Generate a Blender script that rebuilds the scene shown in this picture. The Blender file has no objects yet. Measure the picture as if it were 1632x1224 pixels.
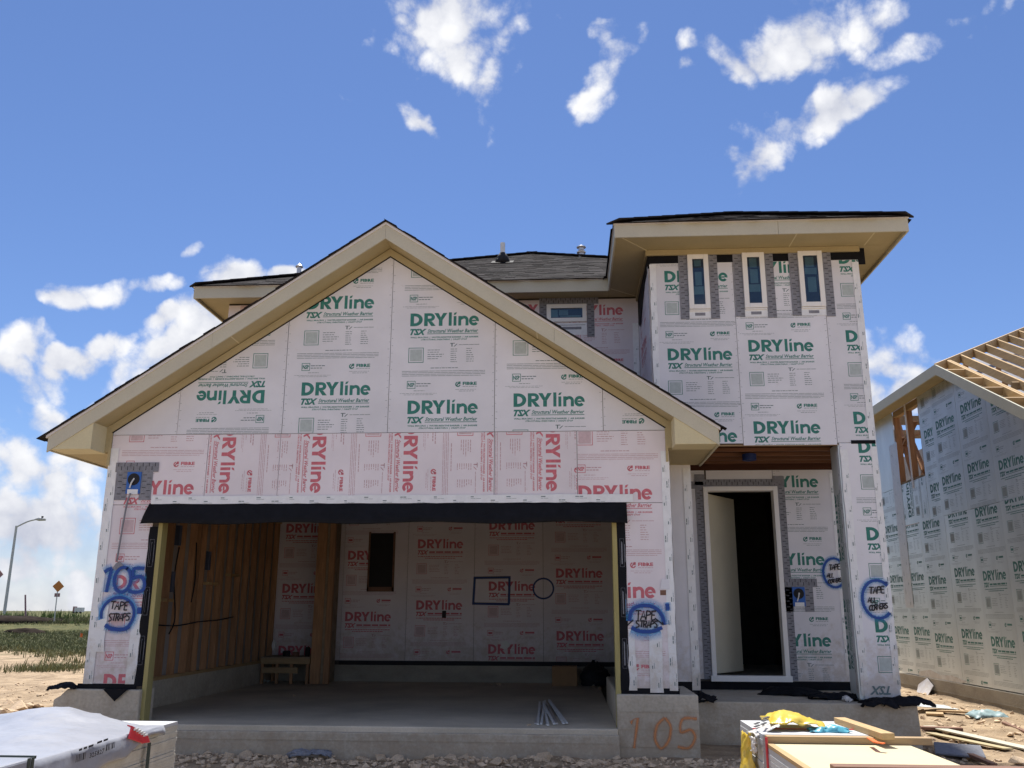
import bpy, bmesh, math, random
import numpy as np
from mathutils import Vector, Matrix
from math import radians as R_, sin, cos, pi

random.seed(7)
rng = np.random.default_rng(7)
S = bpy.context.scene

# ------------------------------------------------------------------ camera
CAM = np.array([5.267, -9.851, 0.785])
_p, _r, _y = R_(14.356), R_(0.1955), R_(3.611)
_w = np.array([-sin(_y)*cos(_p), cos(_y)*cos(_p), sin(_p)])
_r0 = np.array([cos(_y), sin(_y), 0.0])
_u0 = np.cross(_r0, _w)
_rt = _r0*cos(_r) + _u0*sin(_r)
_up = -_r0*sin(_r) + _u0*cos(_r)
FPX = 1420.8
cam_d = bpy.data.cameras.new('camera')
cam = bpy.data.objects.new('camera', cam_d)
S.collection.objects.link(cam)
cam.matrix_world = Matrix(((_rt[0], _up[0], -_w[0], CAM[0]), (_rt[1], _up[1], -_w[1], CAM[1]),
                           (_rt[2], _up[2], -_w[2], CAM[2]), (0, 0, 0, 1)))
cam_d.sensor_width = 36.0
cam_d.lens = FPX/1632*36.0
cam_d.clip_start = 0.05
cam_d.clip_end = 9000
S.camera = cam

# measured points of the survey: a sight line met with a wall plane or a level
def _ray(x, y): return _w*FPX + _rt*(x-816) - _up*(y-612)
def onY(x, y, Y):
    d = _ray(x, y); return CAM + d*((Y-CAM[1])/d[1])
def onZ(x, y, Z):
    d = _ray(x, y); return CAM + d*((Z-CAM[2])/d[2])
def onX(x, y, X):
    d = _ray(x, y); return CAM + d*((X-CAM[0])/d[0])
def dirpx(x, y):
    d = _ray(x, y); return d/np.linalg.norm(d)

# ------------------------------------------------------------------ render / colour
S.view_settings.view_transform = 'Standard'
S.view_settings.look = 'None'
S.view_settings.exposure = 1.6
S.view_settings.gamma = 1.0
S.view_settings.use_curve_mapping = False
S.render.engine = 'CYCLES'
S.cycles.max_bounces = 8
S.cycles.diffuse_bounces = 5
S.cycles.transparent_max_bounces = 12
S.cycles.use_denoising = True

# ------------------------------------------------------------------ sun
SUN_EL, SUN_AZ = R_(66), R_(-7)          # behind the house, high, through thin cloud
SUN = Vector((sin(SUN_AZ)*cos(SUN_EL), cos(SUN_AZ)*cos(SUN_EL), sin(SUN_EL)))
sl = bpy.data.lights.new('sun', 'SUN')
sl.energy = 2.5
sl.angle = R_(4)
sl.color = (1.0, 0.955, 0.88)
so = bpy.data.objects.new('sun', sl)
S.collection.objects.link(so)
so.rotation_euler = SUN.to_track_quat('Z', 'Y').to_euler()

# ------------------------------------------------------------------ world: Nishita sky and cumulus clouds
SKY_STRENGTH = 0.05
world = bpy.data.worlds.new('World')
S.world = world
world.use_nodes = True
nt = world.node_tree
nt.nodes.clear()
N, L = nt.nodes, nt.links
def wn(t, **k):
    n = N.new(t)
    for a, b in k.items(): setattr(n, a, b)
    return n
def wmath(op, a, b=None, c=None, clamp=False):
    n = wn('ShaderNodeMath', operation=op, use_clamp=clamp)
    for i, v in enumerate((a, b, c)):
        if v is None: continue
        if isinstance(v, (int, float)): n.inputs[i].default_value = v
        else: L.new(v, n.inputs[i])
    return n.outputs[0]
def wdot(vec, c):
    n = wn('ShaderNodeVectorMath', operation='DOT_PRODUCT')
    L.new(vec, n.inputs[0]); n.inputs[1].default_value = tuple(c)
    return n.outputs['Value']
sky = wn('ShaderNodeTexSky', sky_type='NISHITA', sun_disc=False)
sky.sun_elevation = SUN_EL
sky.sun_rotation = SUN_AZ
sky.altitude = 50
sky.air_density = 1.0
sky.dust_density = 0.1
sky.ozone_density = 6.0
tc = wn('ShaderNodeTexCoord')
D = tc.outputs['Generated']
# wobble the direction a little so that cloud outlines are ragged
wob = wn('ShaderNodeTexNoise'); wob.inputs['Scale'].default_value = 7.0; wob.inputs['Detail'].default_value = 5
L.new(D, wob.inputs['Vector'])
wsub = wn('ShaderNodeVectorMath', operation='SUBTRACT'); L.new(wob.outputs['Color'], wsub.inputs[0]); wsub.inputs[1].default_value = (.5, .5, .5)
wsc = wn('ShaderNodeVectorMath', operation='SCALE'); L.new(wsub.outputs[0], wsc.inputs[0]); wsc.inputs['Scale'].default_value = 0.115
wadd = wn('ShaderNodeVectorMath', operation='ADD'); L.new(D, wadd.inputs[0]); L.new(wsc.outputs[0], wadd.inputs[1])
DW = wadd.outputs[0]
# clouds: direction, half sizes (1/1000 rad), tilt, weight
CLOUDS = [(705, 25, 130, 105, 0, 1.2), (745, 70, 80, 75, 20, 1), (775, 125, 38, 40, 0, .6),
          (945, 48, 26, 30, 20, .75), (975, 90, 42, 34, 30, .85), (945, 135, 40, 40, -30, .85), (1008, 72, 22, 26, 0, .6),
          (1090, 92, 18, 20, 0, .45), (1085, 132, 30, 16, -15, .55),
          (1185, 78, 72, 42, -20, 1.0), (1290, 30, 130, 62, -12, 1.0), (1480, 38, 80, 32, -8, .6), (1395, 10, 60, 35, 0, .6),
          (1325, 165, 105, 50, -12, 1.15), (1262, 190, 85, 46, -28, 1.15), (1205, 240, 66, 32, -42, 1.1), (1172, 268, 30, 14, -25, .6),
          (665, 192, 52, 24, 38, .8), (772, 208, 26, 20, 30, .28), (520, 175, 22, 12, 0, .2),
          (138, 460, 62, 28, -8, .85), (262, 443, 42, 16, -20, .5), (312, 388, 16, 9, 0, .4), (185, 287, 30, 10, 0, .22),
          (40, 560, 45, 45, -30, .9), (15, 605, 60, 42, 0, .9), (125, 572, 58, 18, -15, .8), (80, 592, 30, 16, -20, .7), (48, 625, 22, 12, 0, .5),
          (385, 438, 48, 26, 0, 1.1), (465, 445, 40, 22, 0, 1.), (280, 560, 105, 55, -38, 1.25), (340, 520, 80, 60, -40, 1.2), (205, 540, 34, 20, -15, .8), (275, 498, 32, 18, -30, .8), (160, 622, 18, 22, 0, .7),
          (90, 670, 90, 38, -8, 1.0), (20, 735, 150, 60, 10, 1.0), (110, 715, 120, 50, 0, .9), (60, 840, 170, 60, -5, 1.1), (120, 900, 170, 60, 0, .9),
          (1425, 560, 62, 52, 0, 1.2), (1455, 610, 70, 70, 0, 1.2), (1400, 620, 60, 80, 0, 1.2), (1505, 565, 26, 16, 0, .9), (1500, 620, 50, 40, 0, 1.),
          (900, 760, 250, 90, 0, .8), (560, 800, 250, 60, 0, .8), (-500, 300, 260, 70, -5, 1), (-700, 700, 300, 80, 0, 1), (2100, 350, 240, 70, 5, 1), (2300, 700, 330, 90, 0, 1), (300, -500, 260, 140, 20, .8), (1700, -420, 230, 110, -20, .9)]
cover = None
def add_cloud(cover, c, rr, uu, a, b, rot, wgt):
    ca, sa = cos(rot), sin(rot)
    A = (rr*ca + uu*sa)/a; B = (-rr*sa + uu*ca)/b
    den = wdot(DW, c)
    den = wmath('MAXIMUM', den, 0.02)
    u = wmath('DIVIDE', wdot(DW, A), den); v = wmath('DIVIDE', wdot(DW, B), den)
    uu2 = wmath('MULTIPLY', u, u)
    rr2 = wmath('MULTIPLY_ADD', v, v, uu2)
    m = wmath('MULTIPLY_ADD', rr2, -wgt, wgt)
    return m if cover is None else wmath('MAXIMUM', cover, m)
for (x, y, a, b, rot, wgt) in CLOUDS:
    c = dirpx(x, y)
    rr = np.cross(c, (0, 0, 1)); rr /= np.linalg.norm(rr); uu = np.cross(rr, c)
    cover = add_cloud(cover, c, rr, uu, a/FPX, b/FPX, -R_(rot), wgt)
for k in range(22):                                   # unseen sky behind the camera, clouds added to brighten the shaded walls
    az = 1.2 + k*0.185; el = (0.25, 0.55, 0.95, .4, 1.25)[k % 5]
    c = np.array([sin(az)*cos(el), cos(az)*cos(el), sin(el)])
    rr = np.cross(c, (0, 0, 1)); rr /= np.linalg.norm(rr); uu = np.cross(rr, c)
    cover = add_cloud(cover, c, rr, uu, .24, .12, 0.1*(k % 5), 1.2)
cover = wmath('MAXIMUM', cover, -1.2)
n1 = wn('ShaderNodeTexNoise'); n1.inputs['Scale'].default_value = 14.0; n1.inputs['Detail'].default_value = 12; n1.inputs['Roughness'].default_value = .62; n1.inputs['Distortion'].default_value = .12
L.new(D, n1.inputs['Vector'])
off = wn('ShaderNodeVectorMath', operation='ADD'); L.new(D, off.inputs[0]); off.inputs[1].default_value = tuple(np.array(SUN)*0.022)
n2 = wn('ShaderNodeTexNoise'); n2.inputs['Scale'].default_value = 14.0; n2.inputs['Detail'].default_value = 5; n2.inputs['Roughness'].default_value = .55; n2.inputs['Distortion'].default_value = .12
L.new(off.outputs[0], n2.inputs['Vector'])
nz = wmath('SUBTRACT', n1.outputs['Fac'], 0.5)
vo = wn('ShaderNodeTexVoronoi', feature='F1'); vo.inputs['Scale'].default_value = 24.0; vo.inputs['Detail'].default_value = 1.0; vo.inputs['Roughness'].default_value = .55;
L.new(DW, vo.inputs['Vector'])
puff = wmath('SUBTRACT', 0.78, vo.outputs['Distance'])
dens = wmath('MULTIPLY_ADD', nz, 3.7, cover)
dens = wmath('MULTIPLY_ADD', puff, 1.2, dens)
dens = wmath('SUBTRACT', dens, 0.10)
mr = wn('ShaderNodeMapRange', interpolation_type='SMOOTHSTEP'); L.new(dens, mr.inputs['Value'])
mr.inputs['From Min'].default_value = 0.0; mr.inputs['From Max'].default_value = 1.05
alpha = mr.outputs['Result']
shade = wmath('SUBTRACT', n1.outputs['Fac'], n2.outputs['Fac'])
shade = wmath('MULTIPLY_ADD', shade, 2.2, 0.62)
shade = wmath('MULTIPLY_ADD', puff, .9, shade)
thick = wmath('MULTIPLY_ADD', dens, -0.22, 0.12)
sep = wn('ShaderNodeSeparateXYZ'); L.new(D, sep.inputs[0])
low = wn('ShaderNodeMapRange', interpolation_type='SMOOTHSTEP'); L.new(sep.outputs[2], low.inputs['Value'])
for k_, v_ in (('From Min', .0), ('From Max', .30), ('To Min', -.28), ('To Max', 0.)): low.inputs[k_].default_value = v_
thick = wmath('ADD', thick, low.outputs[0])
shade = wmath('ADD', shade, thick, clamp=True)
cmix = wn('ShaderNodeMix', data_type='RGBA'); L.new(shade, cmix.inputs['Factor'])
CL = 1.0/SKY_STRENGTH
cmix.inputs['A'].default_value = (.19*CL, .20*CL, .235*CL, 1)
cmix.inputs['B'].default_value = (.335*CL, .337*CL, .345*CL, 1)
# thin haze and cloud near the horizon
hz = wn('ShaderNodeMapRange', interpolation_type='SMOOTHSTEP'); L.new(sep.outputs[2], hz.inputs['Value'])
for k_, v_ in (('From Min', -.02), ('From Max', .17), ('To Min', .7), ('To Max', 0.)): hz.inputs[k_].default_value = v_
alpha = wmath('MAXIMUM', alpha, hz.outputs[0])
tint = wn('ShaderNodeVectorMath', operation='MULTIPLY'); L.new(sky.outputs[0], tint.inputs[0]); tint.inputs[1].default_value = (.715, .73, .845)   # white balance of the photograph
skymix = wn('ShaderNodeMix', data_type='RGBA')
L.new(alpha, skymix.inputs['Factor']); L.new(tint.outputs[0], skymix.inputs['A']); L.new(cmix.outputs['Result'], skymix.inputs['B'])
bg = wn('ShaderNodeBackground'); bg.inputs['Strength'].default_value = SKY_STRENGTH
L.new(skymix.outputs['Result'], bg.inputs['Color'])
wo = wn('ShaderNodeOutputWorld'); L.new(bg.outputs[0], wo.inputs['Surface'])
world.cycles.sampling_method = 'MANUAL'
world.cycles.sample_map_resolution = 512

# ------------------------------------------------------------------ helpers: things and meshes
COL = S.collection
ORG = {}
def thing(name, loc, label, cat, group=None):
    o = bpy.data.objects.new(name, None); COL.objects.link(o)
    o.empty_display_size = .2
    o.location = loc; ORG[o.name] = np.array(loc, float)
    o['label'] = label; o['category'] = cat
    if group: o['group'] = group
    return o
def tag(o, label, cat, group=None):
    o['label'] = label; o['category'] = cat
    if group: o['group'] = group
    return o
class MB:
    def __init__(s): s.v = []; s.f = []; s.m = []; s.uv = None
    def add(s, vs, fs, mi=0):
        b = len(s.v); s.v += [tuple(map(float, q)) for q in vs]; s.f += [tuple(b+i for i in f) for f in fs]; s.m += [mi]*len(fs); return s
    def box(s, x0, x1, y0, y1, z0, z1, mi=0):
        return s.add([(x0, y0, z0), (x1, y0, z0), (x1, y1, z0), (x0, y1, z0), (x0, y0, z1), (x1, y0, z1), (x1, y1, z1), (x0, y1, z1)],
                     [(0, 3, 2, 1), (4, 5, 6, 7), (0, 1, 5, 4), (1, 2, 6, 5), (2, 3, 7, 6), (3, 0, 4, 7)], mi)
    def prism(s, pts, nrm, t, mi=0):
        """polygon pts (3D), thickened by t against its normal nrm (front face at pts)"""
        P = np.array(pts, float); n = np.array(nrm, float); k = len(P)
        a = np.zeros(3)
        for i in range(k): a += np.cross(P[i], P[(i+1) % k])
        if a @ n < 0: P = P[::-1]
        Q = P - n*t
        fs = [tuple(range(k)), tuple(range(2*k-1, k-1, -1))] + [(i, i+k, (i+1) % k+k, (i+1) % k) for i in range(k)]
        return s.add(np.r_[P, Q], fs, mi)
    def beam(s, p, q, w, h, up=(0, 0, 1), mi=0):
        """box along p-q, w across, h along up, centred"""
        p = np.array(p, float); q = np.array(q, float); d = q-p; d /= np.linalg.norm(d)
        up = np.array(up, float); a = np.cross(d, up); a /= np.linalg.norm(a); b = np.cross(a, d)
        a *= w/2; b *= h/2
        vs = [p-a-b, p+a-b, p+a+b, p-a+b, q-a-b, q+a-b, q+a+b, q-a+b]
        return s.add(vs, [(0, 1, 2, 3), (7, 6, 5, 4), (0, 4, 5, 1), (1, 5, 6, 2), (2, 6, 7, 3), (3, 7, 4, 0)], mi)
    def tube(s, path, r, n=8, mi=0, cap=True):
        P = np.array(path, float); k = len(P); b0 = len(s.v)
        rr = r if hasattr(r, '__len__') else [r]*k
        prev = None; vs = []
        for i in range(k):
            d = P[min(i+1, k-1)]-P[max(i-1, 0)]; d /= (np.linalg.norm(d)+1e-9)
            ref = np.array([0, 0, 1.]) if abs(d[2]) < .9 else np.array([1., 0, 0])
            a = np.cross(d, ref) if prev is None else prev - d*(prev@d)
            a /= np.linalg.norm(a); prev = a; b = np.cross(d, a)
            for j in range(n):
                t = 2*pi*j/n; vs.append(P[i]+(a*cos(t)+b*sin(t))*rr[i])
        fs = [(i*n+j, i*n+(j+1) % n, (i+1)*n+(j+1) % n, (i+1)*n+j) for i in range(k-1) for j in range(n)]
        if cap: fs += [tuple(range(n-1, -1, -1)), tuple((k-1)*n+j for j in range(n))]
        return s.add(vs, fs, mi)
    def build(s, name, mats, parent=None, smooth=False, bevel=0, kind=None):
        return mkobj(name, s.v, s.f, mats, parent, s.m, smooth, bevel, kind)
def mkobj(name, v, f, mats, parent=None, mi=None, smooth=False, bevel=0, kind=None):
    V = np.array(v, float)
    if parent is not None: V = V - ORG[parent.name]
    me = bpy.data.meshes.new(name)
    me.from_pydata(V.tolist(), [], f if isinstance(f, list) else f.tolist())
    if not isinstance(mats, (list, tuple)): mats = [mats]
    for m in mats: me.materials.append(m)
    if mi is not None and len(mats) > 1: me.polygons.foreach_set('material_index', np.array(mi, np.int32))
    if smooth: me.polygons.foreach_set('use_smooth', [True]*len(me.polygons))
    me.update()
    o = bpy.data.objects.new(name, me); COL.objects.link(o)
    if parent is not None:
        o.parent = parent; ORG[o.name] = ORG[parent.name]
    else: ORG[o.name] = np.zeros(3)
    if bevel:
        b = o.modifiers.new('edge', 'BEVEL'); b.width = bevel; b.segments = 2; b.limit_method = 'ANGLE'
    if kind: o['kind'] = kind
    return o
def rebase(o, loc):
    """put the origin of a single-mesh thing at its base"""
    loc = Vector(loc); o.data.transform(Matrix.Translation(-loc)); o.location = loc; return o
def dup(o, parent=None, **kw):
    c = o.copy(); COL.objects.link(c)
    if parent is not None: c.parent = parent
    for a, b in kw.items(): setattr(c, a, b)
    return c

# ------------------------------------------------------------------ materials
def mat(name, col, rough=.7, var=.12, scale=6., detail=5, bump=0., bscale=60., stretch=(1, 1, 1), col2=None, metal=0., spec=.4, coat=0., trans=0., alpha=1., fine=0., sheen=0.):
    m = bpy.data.materials.new(name); m.use_nodes = True
    t = m.node_tree; b = t.nodes['Principled BSDF']
    b.inputs['Roughness'].default_value = rough; b.inputs['Metallic'].default_value = metal
    b.inputs['Specular IOR Level'].default_value = spec
    b.inputs['Coat Weight'].default_value = coat
    b.inputs['Transmission Weight'].default_value = trans
    b.inputs['Alpha'].default_value = alpha
    c = tuple(col)
    tcn = t.nodes.new('ShaderNodeTexCoord'); mp = t.nodes.new('ShaderNodeMapping')
    mp.inputs['Scale'].default_value = stretch
    t.links.new(tcn.outputs['Object'], mp.inputs['Vector'])
    n = t.nodes.new('ShaderNodeTexNoise'); n.inputs['Scale'].default_value = scale; n.inputs['Detail'].default_value = detail
    n.inputs['Roughness'].default_value = .62
    t.links.new(mp.outputs[0], n.inputs['Vector'])
    ramp = t.nodes.new('ShaderNodeMapRange'); ramp.inputs['From Min'].default_value = .3; ramp.inputs['From Max'].default_value = .7
    t.links.new(n.outputs['Fac'], ramp.inputs['Value'])
    mx = t.nodes.new('ShaderNodeMix'); mx.data_type = 'RGBA'
    lo = tuple(max(0, q*(1-var)) for q in c) if col2 is None else tuple(col2)
    hi = tuple(min(1, q*(1+var)) for q in c) if col2 is None else c
    mx.inputs['A'].default_value = (*lo, 1); mx.inputs['B'].default_value = (*hi, 1)
    t.links.new(ramp.outputs[0], mx.inputs['Factor'])
    out = mx.outputs['Result']
    if fine:
        n3 = t.nodes.new('ShaderNodeTexNoise'); n3.inputs['Scale'].default_value = bscale*1.3; n3.inputs['Detail'].default_value = 3
        t.links.new(mp.outputs[0], n3.inputs['Vector'])
        mr3 = t.nodes.new('ShaderNodeMapRange'); mr3.inputs['From Min'].default_value = .25; mr3.inputs['From Max'].default_value = .75
        mr3.inputs['To Min'].default_value = 1-fine; mr3.inputs['To Max'].default_value = 1+fine
        t.links.new(n3.outputs['Fac'], mr3.inputs['Value'])
        vm = t.nodes.new('ShaderNodeVectorMath'); vm.operation = 'SCALE'
        t.links.new(out, vm.inputs[0]); t.links.new(mr3.outputs[0], vm.inputs['Scale']); out = vm.outputs[0]
    t.links.new(out, b.inputs['Base Color'])
    if bump:
        n2 = t.nodes.new('ShaderNodeTexNoise'); n2.inputs['Scale'].default_value = bscale; n2.inputs['Detail'].default_value = 5
        t.links.new(mp.outputs[0], n2.inputs['Vector'])
        bp = t.nodes.new('ShaderNodeBump'); bp.inputs['Strength'].default_value = min(1, bump); bp.inputs['Distance'].default_value = .01
        t.links.new(n2.outputs['Fac'], bp.inputs['Height']); t.links.new(bp.outputs[0], b.inputs['Normal'])
    return m
M = {}
M['sheath'] = mat('sheathing_face', (.735, .74, .79), .55, .06, 1.3, bump=.45, bscale=2.6, fine=.03)
M['sheath_pink'] = mat('sheathing_face_pink', (.765, .715, .755), .55, .06, 1.3, bump=.45, bscale=2.6, fine=.03)
M['sheath_silver'] = mat('sheathing_face_silver', (.74, .79, .79), .36, .16, 1.1, 8, bump=.1, bscale=14, stretch=(1, 1, .35), spec=.7, metal=.3)
M['ink_green'] = mat('ink_green', (.035, .20, .165), .6, .18, 30)
M['ink_green_fine'] = mat('ink_green_fine', (.13, .19, .20), .6, .12, 30)
M['ink_faded'] = mat('ink_faded', (.09, .245, .215), .6, .3, 3)
M['ink_faded_fine'] = mat('ink_faded_fine', (.36, .41, .41), .6, .2, 3)
M['ink_tint'] = mat('ink_tint', (.44, .50, .50), .6, .1, 30)
M['ink_tint_red'] = mat('ink_tint_red', (.60, .46, .49), .6, .1, 30)
M['ink_red'] = mat('ink_red', (.57, .15, .185), .6, .15, 30)
M['ink_red_fine'] = mat('ink_red_fine', (.52, .32, .355), .6, .12, 30)
M['tape_white'] = mat('tape_white', (.80, .82, .84), .35, .06, 14, bump=.25, bscale=30)
M['tape_grey'] = mat('flashing_grey', (.225, .23, .262), .6, .2, 18, bump=.3, bscale=50, fine=.12)
M['ink_black'] = mat('ink_black', (.03, .032, .04), .6, .1)
M['membrane'] = mat('membrane_black', (.0065, .007, .010), .75, .3, 8, spec=.2, bump=.35, bscale=22)
M['trim'] = mat('fascia_primed', (.53, .505, .40), .6, .05, 2.2, bump=.08, bscale=60, fine=.05)
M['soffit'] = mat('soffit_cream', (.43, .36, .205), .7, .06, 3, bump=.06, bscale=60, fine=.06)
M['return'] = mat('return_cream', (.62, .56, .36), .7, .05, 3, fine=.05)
M['drip'] = mat('drip_edge', (.72, .70, .70), .4, .05)
M['shingle'] = mat('shingle_brown', (.034, .028, .028), .98, .5, 3.2, 8, bump=.5, bscale=160, col2=(.016, .014, .015), fine=.25, spec=.2)
M['wood'] = mat('lumber_pine', (.50, .275, .14), .7, .2, 4, stretch=(6, 6, .7), bump=.1, bscale=30, col2=(.30, .16, .08))
M['wood_y'] = mat('lumber_long', (.52, .36, .18), .7, .2, 4, stretch=(6, .7, 6), bump=.1, bscale=30, col2=(.40, .26, .12))
M['wood_x'] = mat('lumber_cross', (.50, .35, .19), .7, .2, 4, stretch=(.7, 6, 6), bump=.1, bscale=30, col2=(.37, .25, .13))
M['wood_treated'] = mat('lumber_treated', (.42, .36, .15), .7, .15, 4, stretch=(6, 6, .7), bump=.1, bscale=30, col2=(.34, .29, .11))
M['wood_brown'] = mat('lumber_brown', (.20, .105, .07), .7, .3, 4, stretch=(.7, 6, 6), bump=.2, bscale=30)
M['lvl'] = mat('joist_red_brown', (.10, .038, .022), .75, .3, 4, stretch=(.6, 7, 7), col2=(.06, .022, .013), spec=.2)
M['lvl_flange'] = mat('joist_flange', (.19, .085, .045), .75, .25, 4, stretch=(.6, 7, 7))
M['concrete'] = mat('concrete', (.58, .52, .42), .88, .3, 1.7, 10, bump=.4, bscale=26, fine=.13, col2=(.42, .37, .295))
M['concrete_dark'] = mat('concrete_damp', (.36, .325, .265), .88, .22, 1.6, 8, bump=.35, bscale=22, stretch=(1, 1, 2.5), fine=.1)  # darker tone of the concrete
M['floor_conc'] = mat('garage_slab', (.68, .595, .47), .75, .2, 1.1, 10, col2=(.44, .385, .30), bump=.12, bscale=35, fine=.08)
M['frame_white'] = mat('vinyl_white', (.86, .85, .83), .4, .03, 3)
M['door'] = mat('door_primer', (.62, .59, .47), .5, .05, 3, fine=.03)
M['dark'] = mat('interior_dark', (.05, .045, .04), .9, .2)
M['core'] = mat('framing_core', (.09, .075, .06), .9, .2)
M['osb'] = mat('osb_inside', (.32, .24, .16), .85, .25, 7, bump=.2, bscale=30)
M['inner_face'] = mat('sheathing_back', (.30, .28, .27), .85, .15, 3)
M['black'] = mat('black_plastic', (.012, .012, .015), .7, .2, 6)
M['blue'] = mat('box_blue', (.03, .13, .46), .45, .1)
M['metal'] = mat('galvanised', (.55, .55, .56), .35, .1, 20, metal=.6)
M['pvc'] = mat('pvc_white', (.72, .72, .70), .4, .05)
M['galv_pole'] = mat('pole_grey', (.52, .52, .50), .5, .08)
M['cream_sheet'] = mat('board_cream', (.56, .50, .32), .6, .04, 1.2, fine=.02)
M['board_white'] = mat('board_white', (.52, .535, .55), .5, .03, 2)
M['board_edge'] = mat('board_edges', (.50, .48, .41), .75, .1, 10, fine=.08)
M['wrap'] = mat('plastic_wrap', (.29, .305, .35), .38, .10, 5, bump=.5, bscale=13, spec=.6)
M['red'] = mat('strap_red', (.62, .045, .06), .35, .12, 12)
M['strap_green'] = mat('strap_dark', (.05, .065, .055), .5, .1)
M['yellow'] = mat('plastic_yellow', (.74, .47, .035), .3, .2, 9, bump=.4, bscale=22, col2=(.66, .52, .10), spec=.6)
M['teal'] = mat('plastic_teal', (.10, .38, .48), .3, .2, 20)
M['orange'] = mat('flag_orange', (.85, .16, .03), .5, .1)
M['sign_orange'] = mat('sign_orange', (.55, .20, .04), .5, .12, 5)
M['sign_back'] = mat('sign_back', (.30, .17, .17), .5, .1)
M['cardboard'] = mat('cardboard', (.34, .20, .10), .85, .1, 8)
M['rock'] = mat('limestone', (.58, .44, .30), .9, .25, 9, bump=.5, bscale=40, fine=.15)
M['film'] = mat('window_film', (.24, .34, .36), .5, .1)  # teal painted as sky seen through the panes; also the plastic scrap
M['film_blue'] = mat('window_blue', (.065, .08, .125), .4, .1)  # blue behind the panes, lightened as painted reflection; also the switch boxes
M['grass'] = mat('grass_blade', (.21, .20, .095), .8, .3, .8, col2=(.13, .15, .06))
M['weed'] = mat('weed_blade', (.19, .24, .08), .8, .3, .8, col2=(.12, .17, .055))
M['soil'] = mat('dark_soil', (.032, .025, .021), 1.0, .4, 2, spec=.03, bump=.6, bscale=8)
M['navy'] = mat('box_navy', (.012, .03, .14), .6, .1)
def grime(m, z0, z1, col=(.42, .34, .25)):
    """mud splashes and scuffs on the lower boards; z measured from the house's base point"""
    t = m.node_tree; b = t.nodes['Principled BSDF']; src = b.inputs['Base Color'].links[0].from_socket
    tcn = t.nodes.new('ShaderNodeTexCoord'); sp = t.nodes.new('ShaderNodeSeparateXYZ'); t.links.new(tcn.outputs['Object'], sp.inputs[0])
    mr = t.nodes.new('ShaderNodeMapRange'); mr.inputs['From Min'].default_value = z0; mr.inputs['From Max'].default_value = z1; mr.inputs['To Min'].default_value = .34; mr.inputs['To Max'].default_value = 0
    t.links.new(sp.outputs[2], mr.inputs['Value'])
    n = t.nodes.new('ShaderNodeTexNoise'); n.inputs['Scale'].default_value = 7; n.inputs['Detail'].default_value = 9; n.inputs['Roughness'].default_value = .75; t.links.new(tcn.outputs['Object'], n.inputs['Vector'])
    ad = t.nodes.new('ShaderNodeMath'); ad.operation = 'ADD'; t.links.new(mr.outputs[0], ad.inputs[0]); t.links.new(n.outputs['Fac'], ad.inputs[1])
    m2 = t.nodes.new('ShaderNodeMapRange'); m2.inputs['From Min'].default_value = .62; m2.inputs['From Max'].default_value = .86; m2.inputs['To Max'].default_value = .55; t.links.new(ad.outputs[0], m2.inputs['Value'])
    mx = t.nodes.new('ShaderNodeMix'); mx.data_type = 'RGBA'; t.links.new(m2.outputs[0], mx.inputs['Factor']); t.links.new(src, mx.inputs['A']); mx.inputs['B'].default_value = (*col, 1); t.links.new(mx.outputs['Result'], b.inputs['Base Color'])
for q in ('sheath', 'sheath_pink', 'tape_white'): grime(M[q], .62, 1.5)
grime(M['concrete'], .1, .75, (.34, .25, .165))
def glass_mat():
    m = bpy.data.materials.new('window_glass'); m.use_nodes = True; t = m.node_tree; t.nodes.clear()
    o = t.nodes.new('ShaderNodeOutputMaterial'); a = t.nodes.new('ShaderNodeBsdfTransparent'); g = t.nodes.new('ShaderNodeBsdfGlossy'); mx = t.nodes.new('ShaderNodeMixShader')
    a.inputs[0].default_value = (.80, .87, .9, 1); g.inputs['Roughness'].default_value = .02
    fr = t.nodes.new('ShaderNodeFresnel'); fr.inputs[0].default_value = 1.5
    t.links.new(fr.outputs[0], mx.inputs[0]); t.links.new(a.outputs[0], mx.inputs[1]); t.links.new(g.outputs[0], mx.inputs[2]); t.links.new(mx.outputs[0], o.inputs[0]); return m
M['glass'] = glass_mat()
def spray_mat(name, col, dens=1.0, power=1.0, nscale=40):
    """paint that thins out towards the edges of the stroke (across = UV v) and speckles"""
    m = bpy.data.materials.new(name); m.use_nodes = True; t = m.node_tree
    b = t.nodes['Principled BSDF']; b.inputs['Base Color'].default_value = (*col, 1); b.inputs['Roughness'].default_value = .6
    uv = t.nodes.new('ShaderNodeUVMap'); sp = t.nodes.new('ShaderNodeSeparateXYZ'); t.links.new(uv.outputs[0], sp.inputs[0])
    def mth(op, a, bb=None, cl=False):
        n = t.nodes.new('ShaderNodeMath'); n.operation = op; n.use_clamp = cl
        for i, q in enumerate((a, bb)):
            if q is None: continue
            if isinstance(q, (int, float)): n.inputs[i].default_value = q
            else: t.links.new(q, n.inputs[i])
        return n.outputs[0]
    v = mth('ABSOLUTE', mth('SUBTRACT', sp.outputs[1], .5)); e = mth('MULTIPLY', v, -2.0); e = mth('ADD', e, 1.0, True)
    e = mth('POWER', e, power)
    tcn = t.nodes.new('ShaderNodeTexCoord'); n = t.nodes.new('ShaderNodeTexNoise'); n.inputs['Scale'].default_value = nscale; n.inputs['Detail'].default_value = 6; n.inputs['Roughness'].default_value = .75
    t.links.new(tcn.outputs['Object'], n.inputs['Vector'])
    nn = mth('MULTIPLY', mth('SUBTRACT', n.outputs['Fac'], .5), 1.6)
    a = mth('MULTIPLY', e, dens); a = mth('ADD', a, mth('MULTIPLY', nn, mth('MINIMUM', e, .5)), True)
    t.links.new(a, b.inputs['Alpha']); return m
M['spray_blue'] = spray_mat('spray_blue', (.008, .06, .31), 2.0, .8)
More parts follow.
